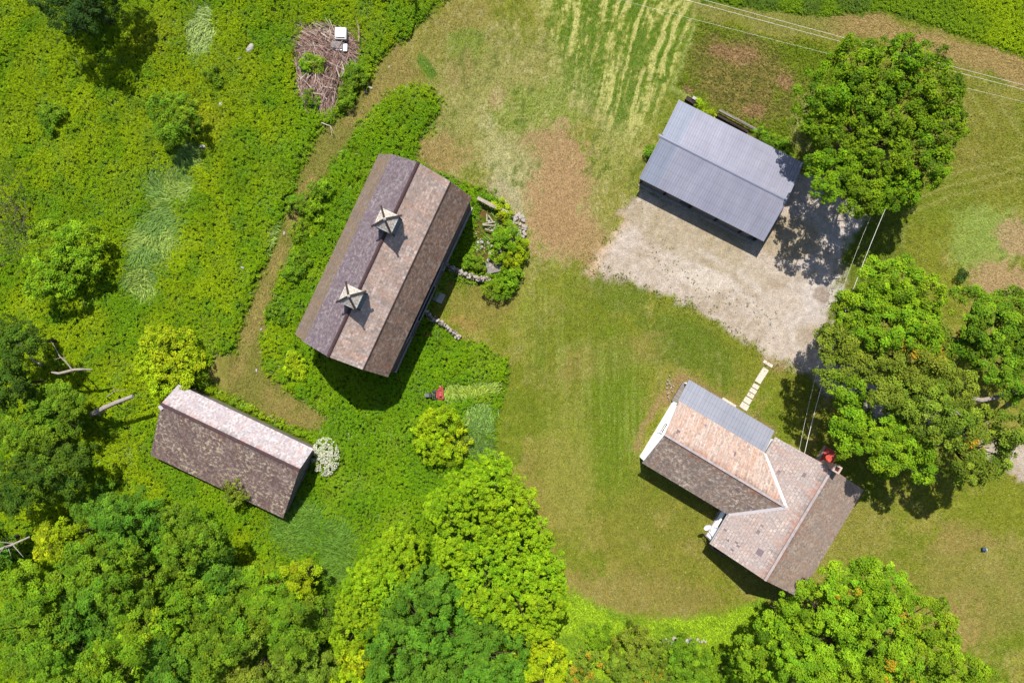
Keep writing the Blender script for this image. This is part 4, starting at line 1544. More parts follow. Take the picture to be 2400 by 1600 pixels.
def board(p, q, w, label, mat=M_PLANK, th=0.06, z=0.25, name='plank', group=None):
    a, b = P(*p), P(*q)
    c = (a + b) / 2
    m = MB()
    L = (b - a).length
    m.box((0, 0, 0), (L, w, th))
    m.box((L * 0.18, w * 0.08, th * 0.6), (L * 0.5, w * 0.5, th * 0.3))
    o = m.build(name, mat)
    o.location = (c.x, c.y, z)
    o.rotation_euler = (0, random.uniform(-0.03, 0.03), math.atan2(b.y - a.y, b.x - a.x))
    return tag(o, label, 'plank', group)


board((1120, 468), (1160, 489), 0.34, 'bleached plank along the upper edge of the ruin, nearest the barn roof', z=0.95, th=0.12)
board((1158, 487), (1202, 507), 0.3, 'bleached plank along the upper edge of the ruin, nearest the white rubble', z=0.9, th=0.12)
for i, (a, b, lab) in enumerate([((1141, 503), (1142, 521), 'upright lying stick, leftmost of the loose sticks on the ruin floor'),
                                 ((1145, 506), (1155, 521), 'slanting pale stick beside the leftmost stick on the ruin floor'),
                                 ((1131, 527), (1158, 522), 'upper of the two level sticks on the ruin floor'),
                                 ((1132, 529), (1159, 530), 'lower of the two level sticks on the ruin floor'),
                                 ((1137, 538), (1153, 543), 'small stick below the two level sticks on the ruin floor')]):
    board(a, b, 0.13, lab, z=0.4 + 0.02 * i, name='stick', group='sticks on the ruin floor')
m = MB()
m.box((0, 0, 0.12), (1.55, 1.2, 0.3), taper=0.94)
o = m.build('concrete_slab', M_SLABGREY, None, P(1156, 627, 0))
o.rotation_euler = (0, 0, 0.2)
tag(o, 'flat grey concrete slab among the shrubs of the ruin', 'slab')
for k, (px, py, s, lab) in enumerate([(1151, 597, 0.5, 'white boulder just above the concrete slab in the ruin'), (1145, 610, 0.45, 'pale stone touching the upper left corner of the concrete slab'),
                                      (1129, 568, 0.4, 'pale stone on the mossy ruin floor, leftmost there')]):
    m = MB()
    m.stone((0, 0, 0.2), (s * 1.2, s, s * 0.7), 0, k)
    tag(m.build('boulder', M_STONEW, None, P(px, py, 0.1)), lab, 'boulder', 'boulders in the ruin')
# stones in the field, on the path and lawn
fs = [(586, 113, 1.0, 'large pale stone in the weeds left of the brush pile'), (561, 137, 0.4, 'thin pale stone in the weeds below the large one'),
      (517, 245, 0.7, 'whitish stone in the weeds amid the upper left field'), (475, 343, 0.6, 'bleached stump in the weeds near the small dark tree'),
      (868, 206, 0.45, 'chalky stone at the upper edge of the path, the larger one'), (858, 216, 0.3, 'chalky stone at the upper edge of the path, the smaller one'),
      (666, 547, 0.4, 'pale stone on the mown path beside the middle of the barn'), (662, 660, 0.35, 'white stone on the mown path, below the narrowest part'),
      (612, 772, 0.3, 'small stone on the mown path above its bend'), (601, 868, 0.35, 'pale stone at the bend of the mown path'),
      (568, 627, 0.35, 'pale pinkish stone in the weeds left of the path'), (636, 975, 0.25, 'little stone at the lower edge of the mown path'),
      (1518, 418, 0.35, 'pale stone at the yard corner of the metal roofed shed'), (1960, 648, 0.8, 'flat white stone at the right edge of the gravel yard'),
      (912, 157, 0.25, 'yellowish stone on the mown grass below the brush pile')]
for k, (px, py, s, lab) in enumerate(fs):
    m = MB()
    m.stone((0, 0, 0.0), (s * 1.15, s * 0.6, s * 0.35), 0, 100 + k)
    z = 0.55 if px < 590 and py < 640 else 0.06
    tag(m.build('field_stone', M_STONEW, None, P(px, py, z)), lab, 'stone', 'stones scattered in the field and on the path')
# weathered timbers behind the metal roofed shed
board((1682, 262), (1770, 310), 0.26, 'long weathered timber lying in the weeds behind the metal roofed shed', z=0.55, th=0.18, mat=M_GREYWOOD)
board((1672, 268), (1750, 312), 0.22, 'thin dark timber alongside the long weathered timber', z=0.3, th=0.2, mat=M_DARKWOOD)
board((1620, 233), (1638, 243), 0.3, 'short white plank at the rear corner of the metal roofed shed', z=0.6, th=0.1, mat=M_OFFWHITE)
board((1606, 232), (1640, 252), 0.45, 'dark broken beam at the rear corner of the metal roofed shed', z=0.3, th=0.3, mat=M_DARKWOOD)


# ------------------------------------------------------------------ brush pile
def make_brush():
    r = random.Random(21)
    m = MB()
    zones = [(745, 95, 50, 40, 25, 240), (785, 125, 58, 46, 40, 300), (722, 115, 28, 40, 160, 120), (775, 170, 42, 44, 100, 260), (760, 215, 30, 44, 95, 220), (712, 190, 22, 50, 88, 150), (820, 105, 32, 36, 20, 130),
             (765, 252, 20, 24, 95, 110), (725, 225, 20, 36, 92, 80)]
    for cx, cy, rx, ry, ang, n in zones:
        for i in range(n):
            a = r.uniform(0, 6.28)
            q = math.sqrt(r.random())
            px, py = cx + rx * q * math.cos(a), cy + ry * q * math.sin(a)
            p = P(px, py)
            z = 0.15 + 1.0 * max(0, 1 - ((px - 768) / 80) ** 2 - ((py - 150) / 120) ** 2) * r.uniform(0.4, 1)
            th = -math.radians(ang + r.gauss(0, 26))
            L = r.uniform(0.7, 2.6)
            d = Vector((math.cos(th), math.sin(th), r.uniform(-0.14, 0.1))) * L / 2
            rad = r.uniform(0.012, 0.035)
            mid = Vector((r.gauss(0, .06), r.gauss(0, .06), r.gauss(0.02, .04)))
            m.tube([p - d + Vector((0, 0, z)), p + mid + Vector((0, 0, z)), p + d + Vector((0, 0, z))], [rad, rad * 0.85, rad * 0.4], 4, r.choice([0, 0, 1, 2, 3]))
    for i in range(34):
        px, py = 765 + r.gauss(0, 34), 145 + r.gauss(0, 58)
        p = P(px, py, r.uniform(0.5, 1.2))
        th = r.uniform(0, 6.28)
        d = Vector((math.cos(th), math.sin(th), r.uniform(-.1, .15)))
        L = r.uniform(1.0, 2.4)
        q = p + d * L * 0.5 + Vector((0, 0, r.uniform(0, .2)))
        e = q + (d + Vector((r.gauss(0, .5), r.gauss(0, .5), 0))).normalized() * L * 0.5
        m.tube([p, q, e], [0.05, 0.035, 0.012], 5, r.choice([0, 1, 2, 2]))
        e2 = q + (d + Vector((r.gauss(0, .9), r.gauss(0, .9), .1))).normalized() * L * 0.4
        m.tube([q, e2], [0.025, 0.008], 4, r.choice([0, 2]))
    mats = [simple('twig_rosy', A(204, 162, 146, 1.3), 0.9), simple('twig_brown', A(172, 134, 120, 1.2), 0.9), simple('twig_pale', A(232, 212, 194, 1.3), 0.9), simple('twig_dark', A(130, 104, 92), 0.9)]
    # compacted litter under the sticks
    hm = MB()
    tag(m.build('brush_pile', mats), 'heap of rosy brown cut branches and sticks in the weeds', 'brush pile', None, 'stuff')


make_brush()
cb = empty('discarded_cabinet', P(801, 83, 0.9), math.radians(-1.5), 'white discarded cabinet lying on top of the brush pile', 'cabinet')
m = MB()
m.box((0, 0, 0.2), (1.2, 1.22, 0.5))
m.build('carcass', M_OFFWHITE, cb)
m = MB()
m.box((-0.05, 0.1, 0.475), (1.02, 0.9, 0.05))
m.build('door', M_WHITE, cb)
m = MB()
m.box((-0.02, -0.45, 0.465), (0.85, 0.06, 0.03))
m.build('drawer_gap', M_DARK, cb)
m = MB()
m.box((0, 0, 0), (1.15, 0.7, 0.08))
m.box((0, 0.33, -0.05), (1.15, 0.05, 0.16))
o = m.build('grey_board', M_SLABGREY, None, P(790, 105, 1.1))
o.rotation_euler = (0.05, 0.04, -0.08)
tag(o, 'dusty beige board on the brush pile below the white cabinet', 'board')
m = MB()
m.box((0, 0, 0), (0.4, 0.72, 0.09))
m.box((0.19, 0, 0.05), (0.03, 0.72, 0.04))
o = m.build('white_board', M_WHITE, None, P(809, 112, 1.0))
o.rotation_euler = (0.03, 0, -0.04)
tag(o, 'narrow white board on the brush pile to the right of the beige board', 'board')
m = MB()
m.box((0, 0, 0), (0.65, 0.2, 0.06))
m.box((0, -0.07, 0.035), (0.6, 0.03, 0.02))
o = m.build('white_strip', M_WHITE, None, P(794, 116, 0.95))
tag(o, 'short white strip sticking out under the beige board on the brush pile', 'board')


# ------------------------------------------------------------------ foliage
KIND = dict(lime=((168, 188, 22), (136, 168, 20)), green=((124, 156, 30), (96, 138, 28)), deep=((104, 148, 36), (80, 126, 30)), olive=((132, 152, 42), (106, 130, 34)),
            dark=((66, 96, 34), (48, 76, 28)), yellow=((176, 196, 26), (148, 178, 22)), mid=((138, 172, 28), (108, 150, 26)), walnut=((120, 152, 18), (90, 128, 18)),
            grey=((140, 150, 100), (110, 120, 80)), chest=((148, 178, 22), (116, 156, 20)), shade=((92, 122, 28), (66, 98, 24)))
ORANGE = lin((214, 164, 44)) / KEXP * 1.5
LB = 1.75


def crown_arrays(blobs, kind, leaf=0.3, rc=0.6, cdens=1.0, lpc=60, accents=(), seed=0, flat=0.75, cvar=0.22, tone=1.0):
    """leaf quads on small clumps that cover the lobes of a crown. blobs: world centre, rx, rz"""
    rg = np.random.default_rng(seed)
    C, N, CI = [], [], []
    BT = []
    bl = np.array([(b[0].x, b[0].y, b[0].z, b[1], b[2]) for b in blobs])
    for bi, (bx, by, bz, r, h) in enumerate(bl):
        area = 2 * math.pi * r * (r * 0.6 + h * 0.4) * 1.15
        n = max(4, int(area * cdens / (rc * rc * 1.75)))
        u = rg.normal(size=(n, 3))
        u /= np.linalg.norm(u, axis=1, keepdims=True)
        u[:, 2] = np.where(u[:, 2] < -0.25, -u[:, 2] * 0.8, u[:, 2])
        rad = rg.uniform(0.72, 1.14, (n, 1))
        ins = rg.random((n, 1)) < 0.14
        rad = np.where(ins, rg.uniform(0.45, 0.75, (n, 1)), rad)
        p = np.stack([bx + u[:, 0] * r * rad[:, 0], by + u[:, 1] * r * rad[:, 0], bz + u[:, 2] * h * rad[:, 0]], 1)
        keep = np.ones(n, bool)
        for bj in range(len(bl)):
            if bj != bi:
                q = (p - bl[bj, :3]) / np.array([bl[bj, 3], bl[bj, 3], bl[bj, 4]])
                keep &= (np.sum(q * q, 1) > 0.5)
        keep &= p[:, 2] > 0.2
        if r > 1.2:
            gn = fbm(p[:, 0] / 1.5 + 0.7 * p[:, 2], p[:, 1] / 1.5 - 0.5 * p[:, 2], seed + 5, 2)
            keep &= gn > 0.26
        C.append(p[keep])
        BT.append(np.tile([rg.uniform(0.93, 1.07), rg.uniform(0.93, 1.07), 1.0], (int(keep.sum()), 1)))
        N.append(u[keep])
    C = np.concatenate(C)
    N = np.concatenate(N)
    nc = len(C)
    k1, k2 = (lin(c) / KEXP * LB for c in KIND[kind])
    t = rg.random((nc, 1))
    ccol = (k1 * t + k2 * (1 - t)) * (1 + rg.normal(0, cvar, (nc, 1)).clip(-0.5, 0.5)) * np.concatenate(BT) * tone
    acc = np.zeros(nc, bool)
    for ax, ay, ar, pr in accents:
        z = C[:, 2]
        s = FPX / (CAMH - z)
        dd = np.hypot(C[:, 0] * s + 1200 - ax, 800 - C[:, 1] * s - ay)
        acc |= (dd < ar) & (rg.random(nc) < pr * 0.5)
    ccol[acc] = ORANGE * rg.uniform(0.7, 1.15, (acc.sum(), 1))
    crs = rc * (0.5 + 0.95 * rg.random(nc) ** 1.6)
    leaf *= 0.64
    cnt = np.maximum(8, (2.3 * lpc * (crs / rc) ** 2).astype(int))
    I = np.repeat(np.arange(nc), cnt)
    M = len(I)
    u = rg.normal(size=(M, 3))
    u += N[I] * 0.7
    u[:, 2] += 0.45
    u /= np.linalg.norm(u, axis=1, keepdims=True)
    rr = rg.uniform(0.55, 1.05, (M, 1))
    pos = C[I] + u * crs[I][:, None] * rr * np.array([1, 1, flat])
    nor = u * 0.9 + np.array([-0.03, 0.3, 1.0]) + rg.normal(0, 0.5, (M, 3))
    L = leaf * rg.uniform(0.65, 1.3, M)
    col = ccol[I] * rg.uniform(0.75, 1.25, (M, 1))
    gm = acc[I] & (rg.random(M) < 0.45)
    col[gm] = k1 * rg.uniform(0.6, 1.0, (gm.sum(), 1))
    col[:, 0] *= rg.uniform(0.85, 1.15, M)
    return leaf_verts(pos, nor, L, L * 0.62), M, np.clip(col, 0.003, 0.6)


def trunk_mesh(base, blobs, r0, mat=M_BARK, bare=()):
    m = MB()
    top = Vector((np.mean([b[0].x for b in blobs]), np.mean([b[0].y for b in blobs]), np.mean([b[0].z for b in blobs])))
    fork = base.lerp(top, 0.45) + Vector((0, 0, 0.2))
    m.tube([base - Vector((0, 0, 0.1)), base + Vector((0, 0, 0.4)), fork, top], [r0 * 1.4, r0, r0 * 0.75, r0 * 0.3], 9)
    for b in blobs:
        e = b[0] + Vector((0, 0, b[2] * 0.35))
        mid = fork.lerp(e, 0.5) + Vector((random.uniform(-.3, .3), random.uniform(-.3, .3), 0.3))
        m.tube([fork, mid, e], [r0 * 0.5, r0 * 0.3, r0 * 0.1], 6)
        for k in range(3):
            d = Vector((random.uniform(-1, 1), random.uniform(-1, 1), random.uniform(0, .8))).normalized() * b[1] * 0.8
            m.tube([mid.lerp(e, 0.4), mid.lerp(e, 0.5) + d * 0.5, b[0] + d], [r0 * 0.2, r0 * 0.13, 0.03], 5)
    return m


def tree(name, label, cat, pblobs, h, kind, leaf=0.3, rc=0.6, cdens=1.0, lpc=60, accents=(), seed=1, group=None, r0=0.25, thin=0.55, zvar=0.18, cvar=0.22, tone=0.95):
    """pblobs: (photo x, photo y, radius in photo px, optional height factor)"""
    rr = random.Random(seed)
    blobs = []
    for b in pblobs:
        hf = b[3] if len(b) > 3 else 1.0 - rr.uniform(0, zvar)
        ztop = h * hf
        rm = b[2] * (CAMH - ztop * 0.8) / FPX
        hz = min(rm * 0.85, ztop * thin)
        zc = ztop - hz
        c = P(b[0], b[1], zc + hz * 0.4)
        blobs.append((Vector((c.x, c.y, zc)), rm, hz))
    bx = np.mean([b[0].x for b in blobs])
    by = np.mean([b[0].y for b in blobs])
    base = Vector((bx, by, 0))
    E = empty(name, base, 0, label, cat, group)
    lb = [(b[0] - base, b[1], b[2]) for b in blobs]
    trunk_mesh(Vector((0, 0, 0)), lb, r0).build('trunk', M_BARK, E, smooth=True)
    acc = accents
    v, n, c = crown_arrays(blobs, kind, leaf, rc, cdens, lpc, acc, seed, cvar=cvar, tone=tone)
    v = v - np.array([base.x, base.y, 0])
    quad_object('crown', v, n, c, M_LEAF, E)
    return E


# --- right side
tree('broadleaf_tree', 'large spreading green tree overhanging the corner of the metal roofed shed', 'tree',
     [(2010, 140, 55), (2130, 115, 40), (2080, 160, 70), (2170, 170, 65), (2215, 215, 45), (1950, 200, 60), (2030, 240, 80), (2130, 260, 85), (2215, 300, 50),
      (1930, 270, 50), (1990, 330, 70), (2080, 350, 80), (2170, 350, 65), (1945, 400, 50), (2040, 420, 65), (2110, 430, 55), (1940, 440, 30), (2030, 462, 45), (2123, 100, 22), (2195, 390, 35)],
     10.5, 'walnut', 0.3, 0.46, 1.0, 36, seed=31, r0=0.4)
RG = 'old maples over the drive'
tree('maple_tree', 'maple at the upper left of the grove by the gravel yard', 'tree',
     [(2060, 650, 42), (2110, 665, 55), (2045, 710, 55), (2130, 720, 65), (2180, 690, 42), (2000, 745, 35), (2090, 765, 60), (2160, 775, 45)],
     12.5, 'mid', 0.28, 0.5, 1.0, 54, seed=32, group=RG, r0=0.35)
tree('maple_tree', 'maple with yellow and orange clusters in the middle of the grove by the drive', 'tree',
     [(1965, 800, 45), (2010, 850, 58), (1955, 860, 38), (2070, 840, 55), (2130, 830, 55), (2185, 815, 50), (2085, 890, 38), (2170, 870, 45), (2010, 785, 40)],
     12.0, 'olive', 0.28, 0.6, 1.0, 60, [(2165, 825, 55, 0.75), (2080, 805, 25, 0.35), (2015, 775, 14, 0.5), (2010, 855, 18, 0.4), (2240, 770, 30, 0.6), (2140, 860, 30, 0.4)], seed=33, group=RG, r0=0.35)
tree('maple_tree', 'bright green maple nearest the brick chimney of the farmhouse', 'tree',
     [(1985, 910, 42), (1990, 985, 40), (1995, 1030, 35), (2075, 1000, 40), (2130, 1000, 48), (2080, 1060, 48), (2145, 1050, 45), (2070, 1090, 25, 0.7), (2158, 1105, 28, 0.75), (2110, 1040, 40)],
     11.5, 'mid', 0.28, 0.5, 1.0, 54, seed=34, group=RG, r0=0.35)
tree('maple_tree', 'dense green maple between the dark drive gap and the fallen limb', 'tree',
     [(2080, 925, 34), (2140, 905, 50), (2190, 900, 55), (2245, 915, 42), (2190, 960, 50), (2130, 945, 35), (2235, 975, 40), (2180, 1000, 35)],
     12.5, 'olive', 0.26, 0.55, 1.0, 75, seed=35, group=RG, r0=0.35)
tree('maple_tree', 'maple at the lower right of the grove beside the pale drive corner', 'tree',
     [(2255, 1010, 48), (2300, 985, 45), (2320, 1050, 55), (2260, 1075, 45), (2280, 1100, 32), (2325, 1085, 34), (2385, 1000, 42), (2300, 1112, 24)],
     11.5, 'olive', 0.28, 0.58, 1.0, 76, [(2285, 1045, 22, 0.6), (2310, 965, 18, 0.4), (2180, 1100, 8, 0.4)], seed=36, group=RG, r0=0.35)
tree('maple_tree', 'maple at the upper right of the grove below the bare tan patch', 'tree',
     [(2280, 715, 40), (2330, 760, 55), (2385, 735, 50), (2290, 810, 42), (2370, 825, 55), (2400, 890, 50), (2340, 860, 40), (2440, 800, 60), (2300, 765, 40)],
     12.0, 'green', 0.28, 0.5, 1.0, 54, [(2250, 770, 25, 0.7), (2300, 860, 12, 0.5)], seed=37, group=RG, r0=0.35)
tree('maple_tree', 'large bright maple with yellow seed clusters at the lower edge below the farmhouse', 'tree',
     [(1975, 1355, 38), (2055, 1362, 50), (1905, 1420, 55), (1990, 1430, 70), (2100, 1410, 65), (2170, 1460, 65), (1830, 1445, 42, 0.72), (1850, 1500, 65, 0.8), (1950, 1510, 85), (2065, 1510, 95), (2180, 1540, 75),
      (1785, 1545, 55, 0.7), (1880, 1585, 75), (2000, 1600, 85), (2130, 1600, 85), (2245, 1580, 48, 0.7), (2310, 1605, 40, 0.6), (1940, 1680, 90), (2080, 1690, 100), (2200, 1680, 80)],
     13.0, 'mid', 0.28, 0.5, 1.0, 54, [(1985, 1395, 26, 0.4), (2110, 1455, 18, 0.5), (1945, 1520, 14, 0.5), (2100, 1590, 45, 0.35), (2000, 1545, 18, 0.4), (1960, 1440, 12, 0.4), (1825, 1450, 15, 0.4), (2045, 1490, 12, .5)], seed=38, r0=0.45)
# dead limb of the grove
dl = MB()
dl.tube([P(2243, 933, 8.0), P(2275, 932, 8.4), P(2300, 938, 8.3), P(2330, 932, 8.2), P(2360, 922, 8.0), P(2410, 912, 7.6)], [0.28, 0.25, 0.22, 0.2, 0.15, 0.1], 8)
dl.tube([P(2352, 926, 8.1), P(2360, 950, 8.4), P(2385, 955, 8.5)], [0.08, 0.06, 0.03], 6)
dl.tube([P(2410, 912, 7.6), P(2408, 915, 3.8), P(2405, 918, 0)], [0.1, 0.22, 0.35], 8)
o = dl.build('dead_tree', M_DEAD, smooth=True)
tag(o, 'bare grey leaning dead tree reaching across the gap at the right of the grove', 'dead tree')
dl = MB()
dl.tube([P(2222, 990, 10.5), P(2230, 965, 11.6), P(2236, 960, 11.6), P(2252, 975, 10.8)], [0.16, 0.17, 0.14, 0.05], 7)
dl.tube([P(2222, 990, 10.5), P(2215, 1000, 6), P(2205, 1005, 0)], [0.16, 0.22, 0.3], 7)
o = dl.build('dead_tree', M_DEAD, smooth=True)
tag(o, 'bleached forked snag poking out of the lower maples', 'dead tree')

# --- bottom middle
tree('chestnut_tree', 'huge yellow green tree beside the lawn at the lower middle', 'tree',
     [(1150, 1115, 52), (1095, 1150, 52), (1185, 1185, 68), (1035, 1195, 42, 0.8), (1105, 1240, 74), (1215, 1270, 76), (1065, 1290, 52, 0.8), (1145, 1330, 85), (1255, 1350, 70), (1290, 1410, 44), (1200, 1415, 70), (1130, 1400, 55), (1265, 1460, 42, 0.75)],
     9.5, 'chest', 0.25, 0.3, 1.0, 22, seed=41, r0=0.4, cvar=0.12, tone=1.0)
tree('chestnut_tree', 'slim yellow green tree forming the left flank of the huge yellow green one', 'tree',
     [(940, 1260, 32, 0.6), (905, 1310, 48), (965, 1285, 30, 0.7), (855, 1365, 48), (900, 1380, 45), (835, 1430, 48), (820, 1500, 42), (870, 1450, 40), (935, 1330, 45)],
     7.5, 'chest', 0.25, 0.3, 1.0, 22, seed=42, r0=0.25, cvar=0.12)
tree('ash_tree', 'dark blue green tree at the bottom edge below the huge yellow green one', 'tree',
     [(1010, 1380, 52), (960, 1430, 62), (1040, 1460, 80), (925, 1520, 72), (1120, 1490, 80), (1020, 1550, 85), (1175, 1550, 62), (1110, 1590, 80), (920, 1600, 60), (1000, 1650, 90), (1120, 1670, 80)],
     9.0, 'deep', 0.24, 0.42, 1.0, 40, seed=43, r0=0.35, cvar=0.16)
tree('ash_tree', 'small lime tree at the bottom edge right of the dark blue green one', 'tree',
     [(1262, 1500, 38), (1288, 1555, 45), (1235, 1585, 48), (1270, 1620, 50)], 6.5, 'lime', 0.26, 0.36, 1.0, 24, seed=44, r0=0.18, cvar=0.12)
tree('young_tree', 'narrow yellowish tree at the bottom edge between the wood and the dark blue green tree', 'tree',
     [(835, 1545, 36), (820, 1590, 40), (860, 1620, 40)], 7.0, 'lime', 0.26, 0.36, 1.0, 24, seed=45, r0=0.16)
# shrubs at the bottom
SG = 'shrubs along the bottom edge'
for k, (bl, kd, hh, acc, lab) in enumerate([
        ([(1490, 1520, 50), (1535, 1540, 45), (1470, 1560, 45)], 'olive', 3.0, (), 'dark olive shrub in the lush grass below the pale stones'),
        ([(1380, 1565, 40), (1350, 1590, 35), (1410, 1600, 40)], 'olive', 2.8, [(1385, 1575, 45, 0.5)], 'orange tinted shrub nearest the small lime tree'),
        ([(1510, 1590, 45), (1560, 1600, 40)], 'olive', 3.0, [(1510, 1580, 40, 0.6), (1450, 1590, 25, .6)], 'orange tinted shrub in the middle of the bottom edge'),
        ([(1600, 1540, 45), (1640, 1580, 50), (1590, 1600, 45)], 'green', 3.2, [(1570, 1540, 8, 0.6)], 'green shrub under the pale stones at the bottom edge'),
        ([(1690, 1560, 40), (1710, 1600, 45)], 'mid', 3.0, [(1652, 1590, 10, 0.6)], 'bright shrub next to the large bright maple'),
        ([(1400, 1498, 26), (1425, 1490, 18)], 'mid', 1.8, (), 'small round bush alone in the lush grass')]):
    tree('shrub', lab, 'shrub', bl, hh, kd, 0.22, 0.36, 1.0, 30, acc, 50 + k, SG if k < 5 else None, 0.08)

# --- woods at the lower left: each tree its own
WG = 'trees of the wood at the lower left'
wood = [((35, 800), 58, 7.5, 'shade', 'dark leafed tree at the left edge below the grey thicket'),
        ((25, 900), 60, 7.5, 'shade', 'tree at the left edge beside the bare white branches'),
        ((120, 965), 75, 6.5, 'green', 'broad green tree left of the thick bleached log'),
        ((45, 1020), 70, 8.0, 'green', 'green tree at the left edge level with the shed ridge'),
        ((150, 1090), 65, 6.5, 'shade', 'shaded tree to the left of the saltbox shed'),
        ((40, 1140), 70, 9.0, 'shade', 'tall dark tree at the left edge above the bare fallen crown'),
        ((230, 1200), 60, 7.5, 'deep', 'bluish tree at the top left corner of the wood'),
        ((320, 1230), 85, 9.0, 'deep', 'wide bluish green tree at the upper edge of the wood'),
        ((425, 1265), 80, 9.0, 'green', 'dark green tree below the long slope of the saltbox shed'),
        ((140, 1270), 60, 9.0, 'lime', 'yellowish tree beside the bare fallen crown'),
        ((210, 1340), 90, 11, 'green', 'tall green tree in the left part of the wood'),
        ((60, 1390), 70, 10, 'mid', 'light green tree at the left edge below the dark gap'),
        ((330, 1360), 85, 10, 'green', 'round green tree in the heart of the wood'),
        ((500, 1340), 62, 8, 'deep', 'dark slim tree right of the heart of the wood'),
        ((450, 1430), 70, 9.5, 'green', 'green tree above the brightest tree of the wood'),
        ((335, 1470), 78, 11, 'mid', 'brightest green tree of the wood'),
        ((200, 1460), 85, 11, 'deep', 'bluish tree left of the brightest tree of the wood'),
        ((60, 1500), 85, 11, 'green', 'large tree at the left edge near the bottom corner'),
        ((130, 1580), 85, 12, 'green', 'tree at the bottom edge nearest the left corner'),
        ((270, 1575), 80, 12, 'mid', 'bright tree at the bottom edge below the brightest tree of the wood'),
        ((400, 1570), 70, 11, 'deep', 'dark tree at the bottom edge of the wood, right of the bright one'),
        ((500, 1530), 75, 10, 'green', 'fine leafed green tree toward the bottom of the wood'),
        ((570, 1430), 75, 9, 'green', 'green tree below the tall bluish grass'),
        ((640, 1380), 62, 7, 'mid', 'small light tree at the upper right edge of the wood'),
        ((700, 1360), 50, 6, 'lime', 'yellowish sapling tree at the right edge of the wood'),
        ((660, 1480), 75, 9, 'green', 'green tree right of centre of the wood'),
        ((600, 1570), 80, 10, 'olive', 'olive tree at the bottom edge of the wood'),
        ((720, 1570), 80, 9, 'olive', 'olive tree at the bottom right corner of the wood'),
        ((750, 1460), 62, 7.5, 'green', 'tree of the wood nearest the slim yellow green tree'),
        ((-30, 1280), 60, 9, 'deep', 'tree half out of view at the left edge beside the bare fallen crown')]
for k, ((px, py), r, h, kd, lab) in enumerate(wood):
    rr = random.Random(900 + k)
    h *= rr.uniform(0.8, 1.15)
    r *= 0.95
    bl = [(px, py, r * 0.6)]
    n = 5 + (k % 3)
    a0 = rr.uniform(0, 6.28)
    for i in range(n):
        a = a0 + i * 6.283 / n + rr.uniform(-.3, .3)
        d = r * rr.uniform(0.5, 0.85)
        bl.append((px + d * math.cos(a), py + d * math.sin(a), r * rr.uniform(0.3, 0.52)))
    tree('woodland_tree', lab, 'tree', bl, h, kd, 0.25, 0.46, 1.0, 42, (), 200 + k, WG, 0.2, zvar=0.5, tone=0.9)

# --- single trees and bushes of the field
tree('young_tree', 'rounded yellow green young tree in the weeds near the left edge', 'tree',
     [(110, 560, 40), (150, 560, 45), (200, 560, 35, .8), (110, 620, 45), (160, 610, 50), (205, 620, 30, .75), (95, 670, 32), (140, 665, 35)], 5.0, 'mid', 0.26, 0.42, 1.0, 32, seed=61, r0=0.14)
tree('young_tree', 'small dark round tree alone in the middle of the upper left field', 'tree',
     [(385, 250, 34), (425, 255, 34), (400, 290, 38), (440, 285, 22), (395, 315, 24)], 4.2, 'green', 0.24, 0.4, 1.0, 32, seed=62, r0=0.12)
tree('spruce_tree', 'dark tree cut by the top edge at the upper left', 'tree',
     [(110, -10, 40), (170, -20, 60), (230, -5, 45), (150, 25, 45), (200, 30, 38), (130, -60, 60), (220, -60, 60)], 8.0, 'dark', 0.22, 0.45, 1.1, 44, seed=63, r0=0.2)
tree('round_bush', 'rounded yellow bush just above the saltbox shed', 'bush',
     [(365, 800, 36), (410, 805, 38), (440, 845, 32), (350, 850, 38), (400, 850, 45), (375, 890, 35), (430, 885, 26)], 4.2, 'yellow', 0.26, 0.34, 1.0, 18, seed=64, r0=0.12, cvar=0.1)
tree('round_bush', 'rounded lime bush below the red mower', 'bush',
     [(1005, 1000, 36), (1045, 990, 36), (1065, 1030, 32), (1015, 1045, 38), (1055, 1065, 24)], 3.0, 'lime', 0.24, 0.36, 1.0, 24, seed=65, r0=0.1)
BG = 'small bushes of the weed field'
